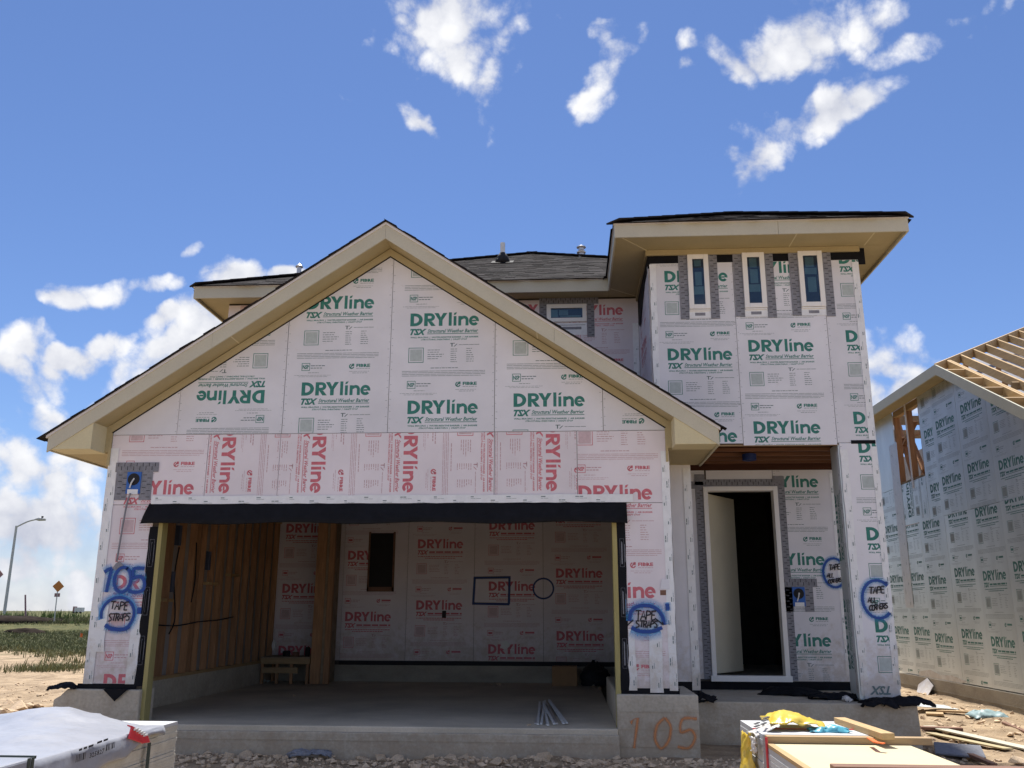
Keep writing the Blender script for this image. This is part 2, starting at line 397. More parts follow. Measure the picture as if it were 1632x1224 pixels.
M['spray_halo'] = spray_mat('spray_blue_mist', (.06, .34, .74), .75, 1.3)
M['spray_navy'] = spray_mat('spray_navy', (.014, .045, .19), 2.2, .9)
M['spray_orange'] = spray_mat('spray_orange', (.70, .27, .09), .8, 1.0, 30)
M['marker'] = mat('marker_black', (.012, .012, .02), .5, .1)
# ------------------------------------------------------------------ lettering: flat print as triangles in a plane
_fc = {}
def font_tris(s, bold=.0, shear=0., res=1):
    key = (s, bold, shear, res)
    if key in _fc: return _fc[key]
    c = bpy.data.curves.new('t', 'FONT'); c.body = s; c.resolution_u = res; c.offset = bold; c.shear = shear
    o = bpy.data.objects.new('t', c); COL.objects.link(o)
    dg = bpy.context.evaluated_depsgraph_get(); e = o.evaluated_get(dg); me = e.to_mesh()
    me.calc_loop_triangles()
    V = np.array([v.co[:2] for v in me.vertices]); T = np.array([t.vertices[:] for t in me.loop_triangles])
    r = V[T]
    e.to_mesh_clear(); bpy.data.objects.remove(o); bpy.data.curves.remove(c)
    _fc[key] = r; return r
CAPH = float(font_tris('H')[..., 1].max())
def ftext(s, x0, y0, x1, cap, bold=0., shear=0., res=1):
    t = font_tris(s, bold, shear, res).copy()
    lo, hi = t[..., 0].min(), t[..., 0].max()
    t[..., 0] = x0 + (t[..., 0]-lo)*(x1-x0)/(hi-lo); t[..., 1] = y0 + t[..., 1]*cap/CAPH
    return t
def quad2(a, b, c, d): return np.array([[a, b, c], [a, c, d]], float)
def rect2(x0, y0, x1, y1): return quad2((x0, y0), (x1, y0), (x1, y1), (x0, y1))
def poly2(p): return np.array([[p[0], p[i], p[i+1]] for i in range(1, len(p)-1)], float)
def ring2(cx, cy, ro, ri, a0, a1, n):
    out = []
    for i in range(n):
        s, e = R_(a0+(a1-a0)*i/n), R_(a0+(a1-a0)*(i+1)/n)
        f = lambda r, t: (cx+r[0]*cos(t), cy+r[1]*sin(t))
        out.append(quad2(f(ri, s), f(ro, s), f(ro, e), f(ri, e)))
    return np.concatenate(out)
def frame2(x0, y0, x1, y1, t):
    return np.concatenate([rect2(x0, y0, x1, y0+t), rect2(x0, y1-t, x1, y1), rect2(x0, y0+t, x0+t, y1-t), rect2(x1-t, y0+t, x1, y1-t)])
def words(x0, x1, y, h, rs, wmin=.10, wmax=.32, gap=.05):
    out = []; x = x0
    while x < x1-.04:
        w = rs.uniform(wmin, wmax); e = min(x+w, x1); out.append(rect2(x, y, e, y+h)); x = e+gap
    return np.concatenate(out)
def logo_word():
    T = [rect2(0, 0, .27, 1), rect2(.27, .77, .32, 1), rect2(.27, 0, .32, .23), ring2(.32, .5, (.60, .5), (.32, .27), -90, 90, 12),
         rect2(1.03, 0, 1.30, 1), rect2(1.30, .79, 1.46, 1), rect2(1.30, .37, 1.46, .58), ring2(1.46, .685, (.37, .315), (.12, .105), -90, 90, 10), poly2([(1.31, .37), (1.60, .37), (1.90, 0), (1.57, 0)]),
         poly2([(1.78, 1), (2.09, 1), (2.262, .67), (2.262, .45), (2.128, .45)]), poly2([(2.266, .45), (2.266, .67), (2.44, 1), (2.75, 1), (2.40, .45)]), rect2(2.128, 0, 2.40, .447),
         rect2(2.86, 0, 3.08, 1.04), rect2(3.22, 0, 3.43, .74), poly2([(3.22, .83), (3.37, .85), (3.47, 1.05), (3.27, 1.0)]),
         rect2(3.57, 0, 3.79, .74), poly2([(3.79, .71), (3.79, .44), (3.96, .533), (3.887, .74)]), ring2(4.0, .42, (.33, .34), (.11, .12), 0, 109, 8), rect2(4.11, 0, 4.33, .418),
         ring2(4.73, .37, (.37, .39), (.155, .17), 322, -9, 20), rect2(4.59, .31, 4.87, .43)]
    return np.concatenate(T)
CAP = .158
def make_template(coarse):
    rs = random.Random(3)
    A = [logo_word(), ftext('TSX', .0, -.66, 1.24, .42, .05, .35, 2)]
    B = []
    K = 1.04
    if not coarse:
        A += [ftext('Structural Weather Barrier', 1.30, -.50*K, 5.06, .27, .022, .3)]
    else:
        A += [words(1.3, 5.06, -.5, .17, rs, .5, 1.1, .12)]
    A += [rect2(1.28, -.605*K, 5.06, -.56*K)]
    if not coarse:
        A += [ftext('WALL BRACING  |  WATER-RESISTIVE BARRIER  |  AIR BARRIER', .05, -.89*K, 5.08, .105, .03, .2),
              ftext('STRUCTURAL SHEATHING  |  DRAFT STOP', .85, -1.06*K, 4.25, .105, .03, .2)]
    else:
        A += [words(.05, 5.08, -.9*K, .08, rs), words(.85, 4.25, -1.08*K, .08, rs)]
    # frame of the code square (the code itself is left out), texts beside it, table
    A += [frame2(-.06, -2.70*K, 1.06, -1.60*K, .045)]
    B += [words(1.35, 1.35+rs.uniform(.8, 1.2), (-1.80-.16*i)*K, .045, rs) for i in range(5)]
    B += [rect2(3.0, -1.33*K, 3.35, -1.28*K), rect2(3.10, -1.55*K, 3.18, -1.28*K), poly2([(3.25, -1.55*K), (3.33, -1.55*K), (3.55, -1.35*K), (3.47, -1.35*K)]), words(3.65, 5.15, -1.43*K, .035, rs, .2, .5, .04)]
    for i in range(7):
        B += [words(3.05, 3.05+rs.uniform(.25, .5), (-1.75-.155*i)*K, .042, rs), words(4.2, 4.2+rs.uniform(.3, .6), (-1.72-.155*i)*K, .042, rs)]
    B += [words(1.6, 3.6, -3.12*K, .05, rs)]
    for i in range(4): B += [words(-.5, 5.6-.3*(i == 3), (-3.33-.115*i)*K, .032, rs, .3, .7, .035)]
    A += [frame2(-.10, -4.58*K, .52, -4.02*K, .04)]
    if not coarse: A += [ftext('NSP', -.03, -4.44*K, .45, .28, .04)]
    else: A += [rect2(0, -4.42*K, .42, -4.2*K)]
    B += [words(.58, 1.65, -4.25*K, .06, rs), words(.58, 1.45, -4.42*K, .06, rs), words(.4, 1.2, -4.75*K, .035, rs), words(-.6, 2.1, -4.93*K, .022, rs), words(-.3, 1.9, -5.03*K, .022, rs)]
    A += [ring2(3.63, -4.3*K, (.20, .2), (.12, .12), 100, 350, 10), rect2(3.66, -4.28*K, 3.82, -4.10*K), poly2([(3.5, -4.4*K), (3.58, -4.42*K), (3.72, -4.2*K), (3.65, -4.17*K)])]
    if not coarse: A += [ftext('FIBRE', 3.98, -4.34*K, 5.0, .21, .045)]
    else: A += [rect2(4.0, -4.34*K, 5.0, -4.16*K)]
    B += [words(3.98, 5.0, -4.47*K, .03, rs), words(3.45, 4.95, -4.68*K, .022, rs), words(3.7, 4.8, -4.8*K, .03, rs)]
    a, b = np.concatenate(A)*CAP, np.concatenate(B)*CAP
    c = rect2(.06, -2.58*K, .94, -1.72*K)*CAP          # plain tint where the square code stood
    return np.concatenate([a, b, c]), np.r_[np.zeros(len(a), int), np.ones(len(b), int), np.full(len(c), 2)]
TPL = make_template(False); TPLC = make_template(True)
REP = 1.05
def clip_tris(T, MI, poly):
    """keep the part of the triangles inside the convex polygon"""
    poly = np.array(poly, float)
    ar = np.sum(poly[:, 0]*np.roll(poly[:, 1], -1)-np.roll(poly[:, 0], -1)*poly[:, 1])
    if ar < 0: poly = poly[::-1]
    k = len(poly); d = []
    for i in range(k):
        a, b = poly[i], poly[(i+1) % k]; n = np.array([-(b-a)[1], (b-a)[0]]); d.append((T-a)@n)
    d = np.stack(d, -1)                      # N,3,k
    allin = (d >= 0).all((1, 2)); anyout = (d < 0).all(1).any(1)
    out = [T[allin]]; om = [MI[allin]]
    for idx in np.nonzero(~allin & ~anyout)[0]:
        P = [tuple(q) for q in T[idx]]
        for i in range(k):
            a, b = poly[i], poly[(i+1) % k]; nx, ny = -(b-a)[1], (b-a)[0]
            Q = []
            for j in range(len(P)):
                p, q = P[j], P[(j+1) % len(P)]
                dp = (p[0]-a[0])*nx+(p[1]-a[1])*ny; dq = (q[0]-a[0])*nx+(q[1]-a[1])*ny
                if dp >= 0: Q.append(p)
                if (dp >= 0) != (dq >= 0):
                    t = dp/(dp-dq); Q.append((p[0]+(q[0]-p[0])*t, p[1]+(q[1]-p[1])*t))
            P = Q
            if len(P) < 3: break
        if len(P) >= 3:
            t = poly2(P); out.append(t); om.append(np.full(len(t), MI[idx]))
    return np.concatenate(out), np.concatenate(om)
def place2(T, x, y, rot):
    c, s = cos(rot), sin(rot); Q = np.empty_like(T)
    Q[..., 0] = x+T[..., 0]*c-T[..., 1]*s; Q[..., 1] = y+T[..., 0]*s+T[..., 1]*c; return Q
class Plane:
    """a wall plane: O + u U + v V, facing Nn"""
    def __init__(s, O, U, V): s.O = np.array(O, float); s.U = np.array(U, float); s.V = np.array(V, float); s.n = np.cross(s.U, s.V); s.n /= np.linalg.norm(s.n)
    def p(s, u, v, off=0.): return s.O+s.U*u+s.V*v+s.n*off
    def pts(s, uv, off=0.): return [s.p(u, v, off) for u, v in uv]
def front(Y): return Plane((0, Y, 0), (1, 0, 0), (0, 0, 1))
def flat_mesh(name, T, MI, pl, off, mats, parent):
    V = pl.O + T[..., 0].reshape(-1, 1)*pl.U + T[..., 1].reshape(-1, 1)*pl.V + pl.n*off
    F = np.arange(len(V)).reshape(-1, 3)
    return mkobj(name, V, F, mats, parent, MI)
def inset(poly, g):
    P = np.array(poly, float); k = len(P)
    ar = np.sum(P[:, 0]*np.roll(P[:, 1], -1)-np.roll(P[:, 0], -1)*P[:, 1])
    if ar < 0: P = P[::-1]
    out = []
    for i in range(k):
        a, b, c = P[i-1], P[i], P[(i+1) % k]
        d1 = (b-a)/np.linalg.norm(b-a); d2 = (c-b)/np.linalg.norm(c-b)
        n1 = np.array([-d1[1], d1[0]]); n2 = np.array([-d2[1], d2[0]])
        m = n1+n2; m /= (m@n1); out.append(b+m*g)
    return np.array(out)
TH = .012
INKS = {'faded': ('ink_faded', 'ink_faded_fine', 'ink_faded_fine'), 'green': ('ink_green', 'ink_green_fine', 'ink_tint'), 'red': ('ink_red', 'ink_red_fine', 'ink_tint_red')}
def sheath(parent, pl, poly, ink='green', anchors=(), base=None, tpl=None, ticks=True, gap=.003, label=None, extra=None):
    """one sheathing board with its printed lettering; anchors = (u, v, rot, n repeats up, n repeats down)"""
    P = inset(poly, gap); jit = random.uniform(-.0025, .0022)
    mb = MB(); mb.prism(pl.pts(P, jit+TH), pl.n, TH)
    base = base or ('sheath' if ink == 'green' else 'sheath_pink')
    if base == 'sheath_silver': ink = 'faded'
    b = mb.build('sheathing_board', M[base], parent)
    if label: b['label'] = label
    Ts, Ms = [], []
    TT, TM = tpl or TPL
    for (u, v, rot, up, dn) in anchors:
        for k in range(-dn, up+1):
            du, dv = -sin(rot)*REP*k, cos(rot)*REP*k
            Ts.append(place2(TT, u+du, v+dv, rot)); Ms.append(TM)
    if ticks:                                   # nailing marks along upright edges
        for (a, c) in ((P[i], P[(i+1) % len(P)]) for i in range(len(P))):
            if abs(a[0]-c[0]) < .02 and abs(a[1]-c[1]) > .3:
                lo, hi = sorted((a[1], c[1])); sgn = 1 if a[0] < P[:, 0].mean() else -1
                q = lo+random.uniform(.02, .1)
                while q < hi:
                    w = random.uniform(.008, .022); h = .0035
                    x = a[0]+sgn*random.uniform(.004, .014)
                    t = rect2(min(x, x+sgn*w), q, max(x, x+sgn*w), q+h); Ts.append(t); Ms.append(np.ones(len(t), int)); q += random.uniform(.07, .11)
    if extra is not None:
        for t in extra: Ts.append(t); Ms.append(np.zeros(len(t), int))
    if Ts:
        T, MI = clip_tris(np.concatenate(Ts), np.concatenate(Ms), inset(P, .003))
        if len(T):
            flat_mesh('printed_lettering', T, MI, pl, jit+TH+.0009, [M[q] for q in INKS[ink]], b)
    return b
def rc(u0, v0, u1, v1): return [(u0, v0), (u1, v0), (u1, v1), (u0, v1)]
def tape(parent, pl, u0, v0, u1, v1, off, name='seam_tape', base='tape_white', printed=True, wave=.003, slant=0.):
    """a strip of tape with wavy edges; small print along it"""
    along_v = abs(v1-v0) > abs(u1-u0); n = max(4, int(max(abs(v1-v0), abs(u1-u0))/.12))
    mb = MB(); fr = []; 
    for i in range(n+1):
        t = i/n
        if along_v:
            v = v0+(v1-v0)*t; s = slant*t; a = pl.p(u0+s+random.uniform(-wave, wave), v, off+random.uniform(0, .002)); b = pl.p(u1+s+random.uniform(-wave, wave), v, off+random.uniform(0, .002))
        else:
            u = u0+(u1-u0)*t; a = pl.p(u, v1+random.uniform(-wave, wave), off+random.uniform(0, .002)); b = pl.p(u, v0+random.uniform(-wave, wave), off+random.uniform(0, .002))
        fr.append((a, b))
    nn = pl.n*.0012
    for i in range(n):
        a, b = fr[i]; c, d = fr[i+1]
        mb.add([a, b, d, c, a-nn, b-nn, d-nn, c-nn], [(0, 1, 2, 3), (7, 6, 5, 4), (0, 4, 5, 1), (3, 2, 6, 7), (0, 3, 7, 4), (1, 5, 6, 2)])
    o = mb.build(name, M[base], parent)
    if printed:
        Ts = []; rs = random.Random(int(abs(u0*977+v0*331))+1)
        W = abs(u1-u0) if along_v else abs(v1-v0); Ln = abs(v1-v0) if along_v else abs(u1-u0); q = .05; side = 0
        while q < Ln-.2:
            ln = rs.uniform(.10, .16); y = W*(.25 if side else .68); side ^= 1
            t = [words(0, ln*.55, 0, .009, rs, .02, .05, .006), words(0, ln*.9, -.016, .003, rs, .02, .06, .006)]
            t = np.concatenate(t)
            if along_v: t = place2(t, min(u0, u1)+y+slant*q/Ln, min(v0, v1)+q, pi/2)
            else: t = place2(t, min(u0, u1)+q, min(v0, v1)+y, 0)
            Ts.append(t); q += rs.uniform(.17, .24)
        if Ts:
            T = np.concatenate(Ts); flat_mesh('tape_print', T, np.ones(len(T), int), pl, off+.0032, [M['ink_green'], M['ink_green_fine']], o)
    return o
def flashing(parent, pl, u0, v0, u1, v1, off):
    """grey self-adhesive flashing with printed dashes"""
    mb = MB(); mb.prism(pl.pts(rc(u0, v0, u1, v1), off), pl.n, .002)
    o = mb.build('flashing_tape', M['tape_grey'], parent)
    Ts = []; av = (v1-v0) > (u1-u0); rs = random.Random(int(u0*131+v0*17)); q = .03; k = 0
    W, Ln = ((u1-u0), (v1-v0)) if av else ((v1-v0), (u1-u0))
    while q < Ln-.01:
        w = .045; x = W*(.18 if k % 2 else .58); t = rect2(x, q, min(x+w, W-.004), q+.008)
        if not av: t = t[..., ::-1]
        Ts.append(place2(t, u0, v0, 0)); q += .036; k += 1
    T = np.concatenate(Ts); flat_mesh('printed_dashes', T, np.zeros(len(T), int), pl, off+.001, [M['ink_black']], o)
    return o
def ribbon(path, w, closed=False):
    """flat ribbon along a 2D path: verts, quads, uv (v across)"""
    P = np.array(path, float); k = len(P); V = []; F = []; U = []
    for i in range(k):
        a = P[max(i-1, 0)] if not closed else P[i-1]; b = P[min(i+1, k-1)] if not closed else P[(i+1) % k]
        d = b-a; d /= (np.linalg.norm(d)+1e-9); n = np.array([-d[1], d[0]]); ww = w[i] if hasattr(w, '__len__') else w
        V += [P[i]-n*ww/2, P[i]+n*ww/2]
    m = k if closed else k-1
    for i in range(m):
        j = (i+1) % k; F.append((2*i, 2*j, 2*j+1, 2*i+1)); U.append(((i/m, 0), ((i+1)/m, 0), ((i+1)/m, 1), (i/m, 1)))
    return V, F, U
def smooth_path(pts, n=8):
    P = [np.array(p, float) for p in pts]; out = []
    for i in range(len(P)-1):
        p0 = P[max(i-1, 0)]; p1 = P[i]; p2 = P[i+1]; p3 = P[min(i+2, len(P)-1)]
        for k in range(n):
            t = k/n; out.append(.5*((2*p1)+(-p0+p2)*t+(2*p0-5*p1+4*p2-p3)*t*t+(-p0+3*p1-3*p2+p3)*t**3))
    out.append(P[-1]); return out
def paint(name, strokes, pl, off, m, parent, w):
    V, F, U = [], [], []
    for si, st in enumerate(strokes):
        ww = w
        if isinstance(st, tuple): st, ww = st
        v, f, u = ribbon(st, ww); b = len(V)
        V += [pl.p(q[0], q[1], off+si*.00025) for q in v]; F += [tuple(b+i for i in ff) for ff in f]; U += u
    o = mkobj(name, V, F, m, parent)
    uvl = o.data.uv_layers.new(name='UVMap')
    flat = [c for q in U for p in q for c in p]; uvl.data.foreach_set('uv', flat)
    return o
GLY = {'T': [[(0, 1), (.8, 1.04)], [(.42, 1.02), (.36, 0)]], 'A': [[(0, 0), (.38, 1), (.75, -.03)], [(.12, .38), (.62, .36)]],
       'P': [[(.05, 0), (.08, 1)], [(.05, 1), (.55, .92), (.6, .62), (.08, .48)]], 'E': [[(.06, 0), (.04, 1)], [(.04, 1), (.6, 1.02)], [(.05, .52), (.5, .52)], [(.05, 0), (.62, .02)]],
       'S': [[(.6, .95), (.2, .98), (.05, .72), (.5, .45), (.5, .12), (.02, .03)]], 'R': [[(.05, 0), (.08, 1)], [(.05, 1), (.55, .9), (.5, .58), (.1, .5)], [(.25, .5), (.65, -.03)]],
       'L': [[(.08, 1), (.05, 0), (.55, .03)]], 'C': [[(.6, .9), (.3, 1), (.05, .6), (.12, .1), (.6, .06)]], 'O': [[(.35, 1), (.05, .6), (.15, .05), (.55, .05), (.65, .6), (.35, 1)]],
       'N': [[(.05, 0), (.08, 1), (.6, 0), (.62, 1)]], ' ': [],
       '1': [[(.0, .8), (.28, 1), (.20, 0)]], '0': [[(.42, 1), (.1, .75), (.04, .3), (.32, 0), (.62, .25), (.68, .7), (.42, 1)]], '5': [[(.75, 1), (.14, .97), (.1, .55), (.5, .62), (.72, .36), (.5, .02), (0, .05)]]}
def handwriting(s, x, y, h, adv=.78, slope=0., jit=.04, rs=None):
    rs = rs or random.Random(5); out = []
    for ch in s:
        for st in GLY[ch]:
            q = [(x+(px*.9+rs.uniform(-jit, jit)+.12*py)*h*.9, y+(py+rs.uniform(-jit, jit))*h) for px, py in st]
            out.append(smooth_path(q, 5) if len(q) > 2 and ch in 'SCOPR05' else q)
        x += h*adv; y += slope*h
    return out
# ================================================================== HOUSE
WG, APX, APZ, SL = 6.39, 3.187, 5.203, 0.666
YT, YD, YM, YB = 1.10, 2.60, 2.85, -0.35        # tower front, door wall, upper wall, barge board
XT0, XT1 = 6.357, 9.02
GZ = -0.66
def zs(x): return APZ - SL*abs(x-APX)
def isl(m, amt):
    t = m.node_tree; b = t.nodes['Principled BSDF']; src = b.inputs['Base Color'].links[0].from_socket
    g = t.nodes.new('ShaderNodeNewGeometry'); mr = t.nodes.new('ShaderNodeMapRange'); mr.inputs['To Min'].default_value = 1-amt; mr.inputs['To Max'].default_value = 1+amt
    t.links.new(g.outputs['Random Per Island'], mr.inputs['Value'])
    vm = t.nodes.new('ShaderNodeVectorMath'); vm.operation = 'SCALE'; t.links.new(src, vm.inputs[0]); t.links.new(mr.outputs[0], vm.inputs['Scale']); t.links.new(vm.outputs[0], b.inputs['Base Color'])
isl(M['shingle'], .45); isl(M['rock'], .22); isl(M['board_edge'], .07); isl(M['grass'], .35); isl(M['weed'], .35)
def objvar(m, amt):
    t = m.node_tree; b = t.nodes['Principled BSDF']; src = b.inputs['Base Color'].links[0].from_socket
    g = t.nodes.new('ShaderNodeObjectInfo'); mr = t.nodes.new('ShaderNodeMapRange'); mr.inputs['To Min'].default_value = 1-amt; mr.inputs['To Max'].default_value = 1+amt
    t.links.new(g.outputs['Random'], mr.inputs['Value'])
    vm = t.nodes.new('ShaderNodeVectorMath'); vm.operation = 'SCALE'; t.links.new(src, vm.inputs[0]); t.links.new(mr.outputs[0], vm.inputs['Scale']); t.links.new(vm.outputs[0], b.inputs['Base Color'])
for q in ('wood', 'wood_x', 'wood_y'): objvar(M[q], .2)
for q in ('sheath', 'sheath_pink', 'sheath_silver'): objvar(M[q], .045)
for q in ('lvl', 'lvl_flange'): objvar(M[q], .2)

H = thing('house', (3.2, 3.0, GZ), 'two-storey house under construction in white printed sheathing with an open dark garage', 'house')
P0, PT, PD, PM, PB = front(0), front(YT), front(YD), front(YM), front(6.0)
def part(name, mb, m, parent=H, **k): return mb.build(name, m, parent, **k)

# ---- foundation
mb = MB()
lp = [(-.13, -.03), (-.20, -.10), (-.27, -.14), (-.29, -1.2), (.68, -1.2), (.68, -.035)]
mb.prism([(x, -.07, z) for x, z in lp], (0, -1, 0), .35)
part('foundation_block', mb, M['concrete'], bevel=.012)
mb = MB().box(-.28, .14, .275, 14.2, -1.2, -.05); part('stem_wall', mb, M['concrete'])
mb = MB().box(5.745, 6.58, -.075, 2.6, -1.2, -.035); part('foundation_block', mb, M['concrete'], bevel=.015)
mb = MB(); mb.box(.675, 5.75, -.10, 6.0, -1.2, -.37); part('garage_slab', mb, M['floor_conc'], bevel=.012)
mb = MB(); mb.box(.66, 5.76, -.155, -.095, -1.2, -.425); part('apron_step', mb, M['concrete'], bevel=.012)
mb = MB(); mb.box(.145, .68, .28, 6.0, -1.2, -.372); part('garage_slab', mb, M['floor_conc'])
mb = MB().box(-.28, 9.15, 5.98, 14.2, -1.2, -.13); part('stem_wall', mb, M['concrete'])
mb = MB(); mb.prism([(6.585, .93, -.185), (9.13, .93, -.20), (9.165, .93, -1.2), (6.585, .93, -1.2)], (0, -1, 0), 1.66); part('porch_slab', mb, M['concrete'], bevel=.012)
mb = MB().box(6.4, 9.15, 2.602, 6.0, -1.2, -.09); part('stem_wall', mb, M['concrete'])
# form-board lines left in the concrete
for (x0, x1, y, zz) in ((5.75, 6.57, -.0765, (-.20, -.37, -.54)), (6.6, 9.12, .9285, (-.42, -.62)), (.70, 5.72, -.1565, (-.50,))):
    for z in zz:
        mb = MB().box(x0, x1, y-.004, y+.01, z-.004, z+.004); part('form_ridge', mb, M['concrete'])
st = handwriting('105', 5.86, -.55, .29, .84, rs=random.Random(3), jit=.01)
pn = paint('painted_number', [(s, .05) for s in st], front(-.075), .006, M['spray_orange'], H, .05)

# ---- framing cores (keep the inside dark and closed)
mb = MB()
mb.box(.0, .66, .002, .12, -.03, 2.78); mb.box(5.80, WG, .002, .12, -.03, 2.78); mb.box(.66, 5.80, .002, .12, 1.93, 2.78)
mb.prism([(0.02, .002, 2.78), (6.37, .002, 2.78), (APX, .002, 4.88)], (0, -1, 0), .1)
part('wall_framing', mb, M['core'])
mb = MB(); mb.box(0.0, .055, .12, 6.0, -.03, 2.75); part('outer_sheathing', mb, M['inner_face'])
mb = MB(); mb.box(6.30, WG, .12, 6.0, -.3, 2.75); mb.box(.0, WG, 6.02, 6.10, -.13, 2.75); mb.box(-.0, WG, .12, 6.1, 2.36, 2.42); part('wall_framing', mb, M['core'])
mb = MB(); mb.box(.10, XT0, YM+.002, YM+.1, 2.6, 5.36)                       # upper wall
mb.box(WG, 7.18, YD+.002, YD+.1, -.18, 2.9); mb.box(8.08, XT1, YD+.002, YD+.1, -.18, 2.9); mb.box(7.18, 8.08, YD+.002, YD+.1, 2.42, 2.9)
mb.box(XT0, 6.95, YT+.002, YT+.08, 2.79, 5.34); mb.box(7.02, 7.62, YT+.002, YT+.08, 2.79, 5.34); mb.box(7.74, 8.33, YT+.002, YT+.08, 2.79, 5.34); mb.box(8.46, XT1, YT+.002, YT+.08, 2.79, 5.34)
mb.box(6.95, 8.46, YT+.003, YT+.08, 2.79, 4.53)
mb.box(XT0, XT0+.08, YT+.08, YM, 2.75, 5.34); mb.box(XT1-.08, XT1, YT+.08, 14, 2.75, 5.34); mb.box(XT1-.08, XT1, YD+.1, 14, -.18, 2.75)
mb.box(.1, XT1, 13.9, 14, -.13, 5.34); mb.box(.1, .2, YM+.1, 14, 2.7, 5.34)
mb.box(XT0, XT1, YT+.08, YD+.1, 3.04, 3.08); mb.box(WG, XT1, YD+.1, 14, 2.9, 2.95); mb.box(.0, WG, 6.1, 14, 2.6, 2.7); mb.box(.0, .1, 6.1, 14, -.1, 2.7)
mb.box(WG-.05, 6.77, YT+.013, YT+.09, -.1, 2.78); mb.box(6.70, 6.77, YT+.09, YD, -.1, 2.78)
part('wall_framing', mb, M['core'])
mb = MB().box(WG, XT1, YD+.1, 13.9, -.20, -.10); part('house_floor', mb, M['floor_conc'])

# ---- gable sheathing
BOT = 2.755
def under(x0, x1):
    f = lambda x: 4.93 - SL*abs(x-APX)
    top = [(x1, f(x1))] + ([(APX, f(APX))] if x0 < APX < x1 else []) + [(x0, f(x0))]
    return [(x0, BOT), (x1, BOT)] + top
def anc(x, y, Y, rot=0, up=4, dn=4):
    q = onY(x, y, Y); return (q[0], q[2], rot, up, dn)
seams = [.02, .775, 2.006, 3.228, 4.448, 5.672, 6.37]
fib = onY(1010, 672, 0)
A = [[], [anc(422.8, 622, 0, pi)], [anc(480.5, 631, 0)], [anc(649.5, 660.4, 0)], [anc(818.5, 649, 0)], [(fib[0]+.66, fib[2]-.70, pi, 1, 1)]]
for k in range(6): sheath(H, P0, under(seams[k], seams[k+1]), 'green', A[k])
# ---- pink band and piers
HT = 1.95
La = [anc(198.5, 788.6, 0)]; Ra = [anc(922, 796.7, 0)]; Va = [anc(645.2, 672.6, 0, -pi/2)]; Vb = [anc(869.7, 669.5, 0, -pi/2)]
sheath(H, P0, rc(.02, HT, 1.16, BOT), 'red', La)
sheath(H, P0, rc(1.16, HT, 2.0, BOT), 'red', Va)
sheath(H, P0, rc(2.0, HT, 4.45, BOT), 'red', Va)
sheath(H, P0, rc(4.45, HT, 5.375, BOT), 'red', Vb)
sheath(H, P0, rc(5.375, HT, 6.37, BOT), 'red', Ra)
sheath(H, P0, rc(.02, .02, .60, HT), 'red', La)
sheath(H, P0, rc(5.85, .02, 6.37, HT), 'red', Ra)
# ---- tower sheathing
sc1, sc2 = onY(1178, 600, YT)[0], onY(1325, 600, YT)[0]
TT_ = 5.185
T1, T2, T3 = [anc(1064.3, 575, YT)], [anc(1193, 561.3, YT)], [anc(1348.5, 545.8, YT)]
xj = onY(1190, 705, YT)[0]
sheath(H, PT, rc(XT0+.01, 2.80, sc1, TT_), 'green', T1)
sheath(H, PT, rc(sc1, 2.775, sc2, TT_), 'green', T2)
sheath(H, PT, rc(sc2, 2.80, XT1, TT_), 'green', T3)
sheath(H, PT, rc(8.575, -.02, XT1, 2.795), 'green', [anc(1395, 1008, YT)])
sheath(H, PT, rc(WG-.03, .01, 6.77, 2.75), 'green', [], ticks=False)
# column body and its inner face
mb = MB().box(8.575, XT1, YT+.001, YT+.33, -.18, 2.80); part('porch_column', mb, M['sheath_silver'])
side_col = Plane((8.575, 0, 0), (0, -1, 0), (0, 0, 1))
sheath(H, side_col, rc(-(YT+.33), -.16, -YT+.0, 2.79), 'green', [(-(YT+.25), .15, pi/2, 0, 0), (-(YT+.25), 1.4, pi/2, 0, 0)], base='sheath_silver', ticks=False)
# tower side, facing left
side_t = Plane((XT0, 0, 0), (0, -1, 0), (0, 0, 1))
sheath(H, side_t, rc(-YM+.01, 2.8, -YT-.01, 5.22), 'red', [(-YM+.35, 4.3, 0, 2, 2)])
# flap of loose facing at the column foot, lettering upside down
mb = MB(); mb.prism([(8.61, YT-.028, -.155), (9.0, YT-.024, -.145), (9.0, YT-.016, .10), (8.6, YT-.016, .12)], (0, -1, 0), .004)
fl = part('loose_facing', mb, M['sheath'])
tf = place2(ftext('TSX', 0, 0, .235, .085, .035, .35, 2), 8.90, -.02, pi)
flat_mesh('printed_lettering', tf, np.zeros(len(tf), int), front(YT), .031, [M['ink_green_fine']], fl)

# ---- upper wall (pink) and door wall
pk = onY(993, 502, YM)
sheath(H, PM, rc(3.0, 2.9, 4.45, 5.34), 'red', [(pk[0]-1.06*2, pk[2]+.02, 0, 3, 3)])
sheath(H, PM, rc(4.45, 2.9, 5.10, 5.34), 'red', [(pk[0]-1.70, pk[2]+.03, 0, 3, 3)])
sheath(H, PM, rc(5.10, 2.9, XT0-.01, 5.34), 'red', [(pk[0]-.805, pk[2], 0, 3, 3)])
sheath(H, PM, rc(.10, 2.9, 1.6, 5.34), 'red', [(.3, 4.6, 0, 2, 2)])
sheath(H, PM, rc(1.6, 2.9, 3.0, 5.34), 'red', [(1.8, 4.2, 0, 2, 2)], tpl=TPLC)
de = onY(1304, 776.6, YD)
sheath(H, PD, rc(8.09, -.08, 8.93, 2.72), 'green', [(de[0]-.805, de[2], 0, 3, 3)])
sheath(H, PD, rc(7.18, 2.44, 8.09, 2.72), 'green', [], ticks=False)
sheath(H, PD, rc(6.75, -.06, 7.16, 2.72), 'green', [], ticks=False)
mb = MB().box(8.93, XT1, YD-.012, YD, -.08, 2.72); part('corner_board', mb, M['sheath_silver'])

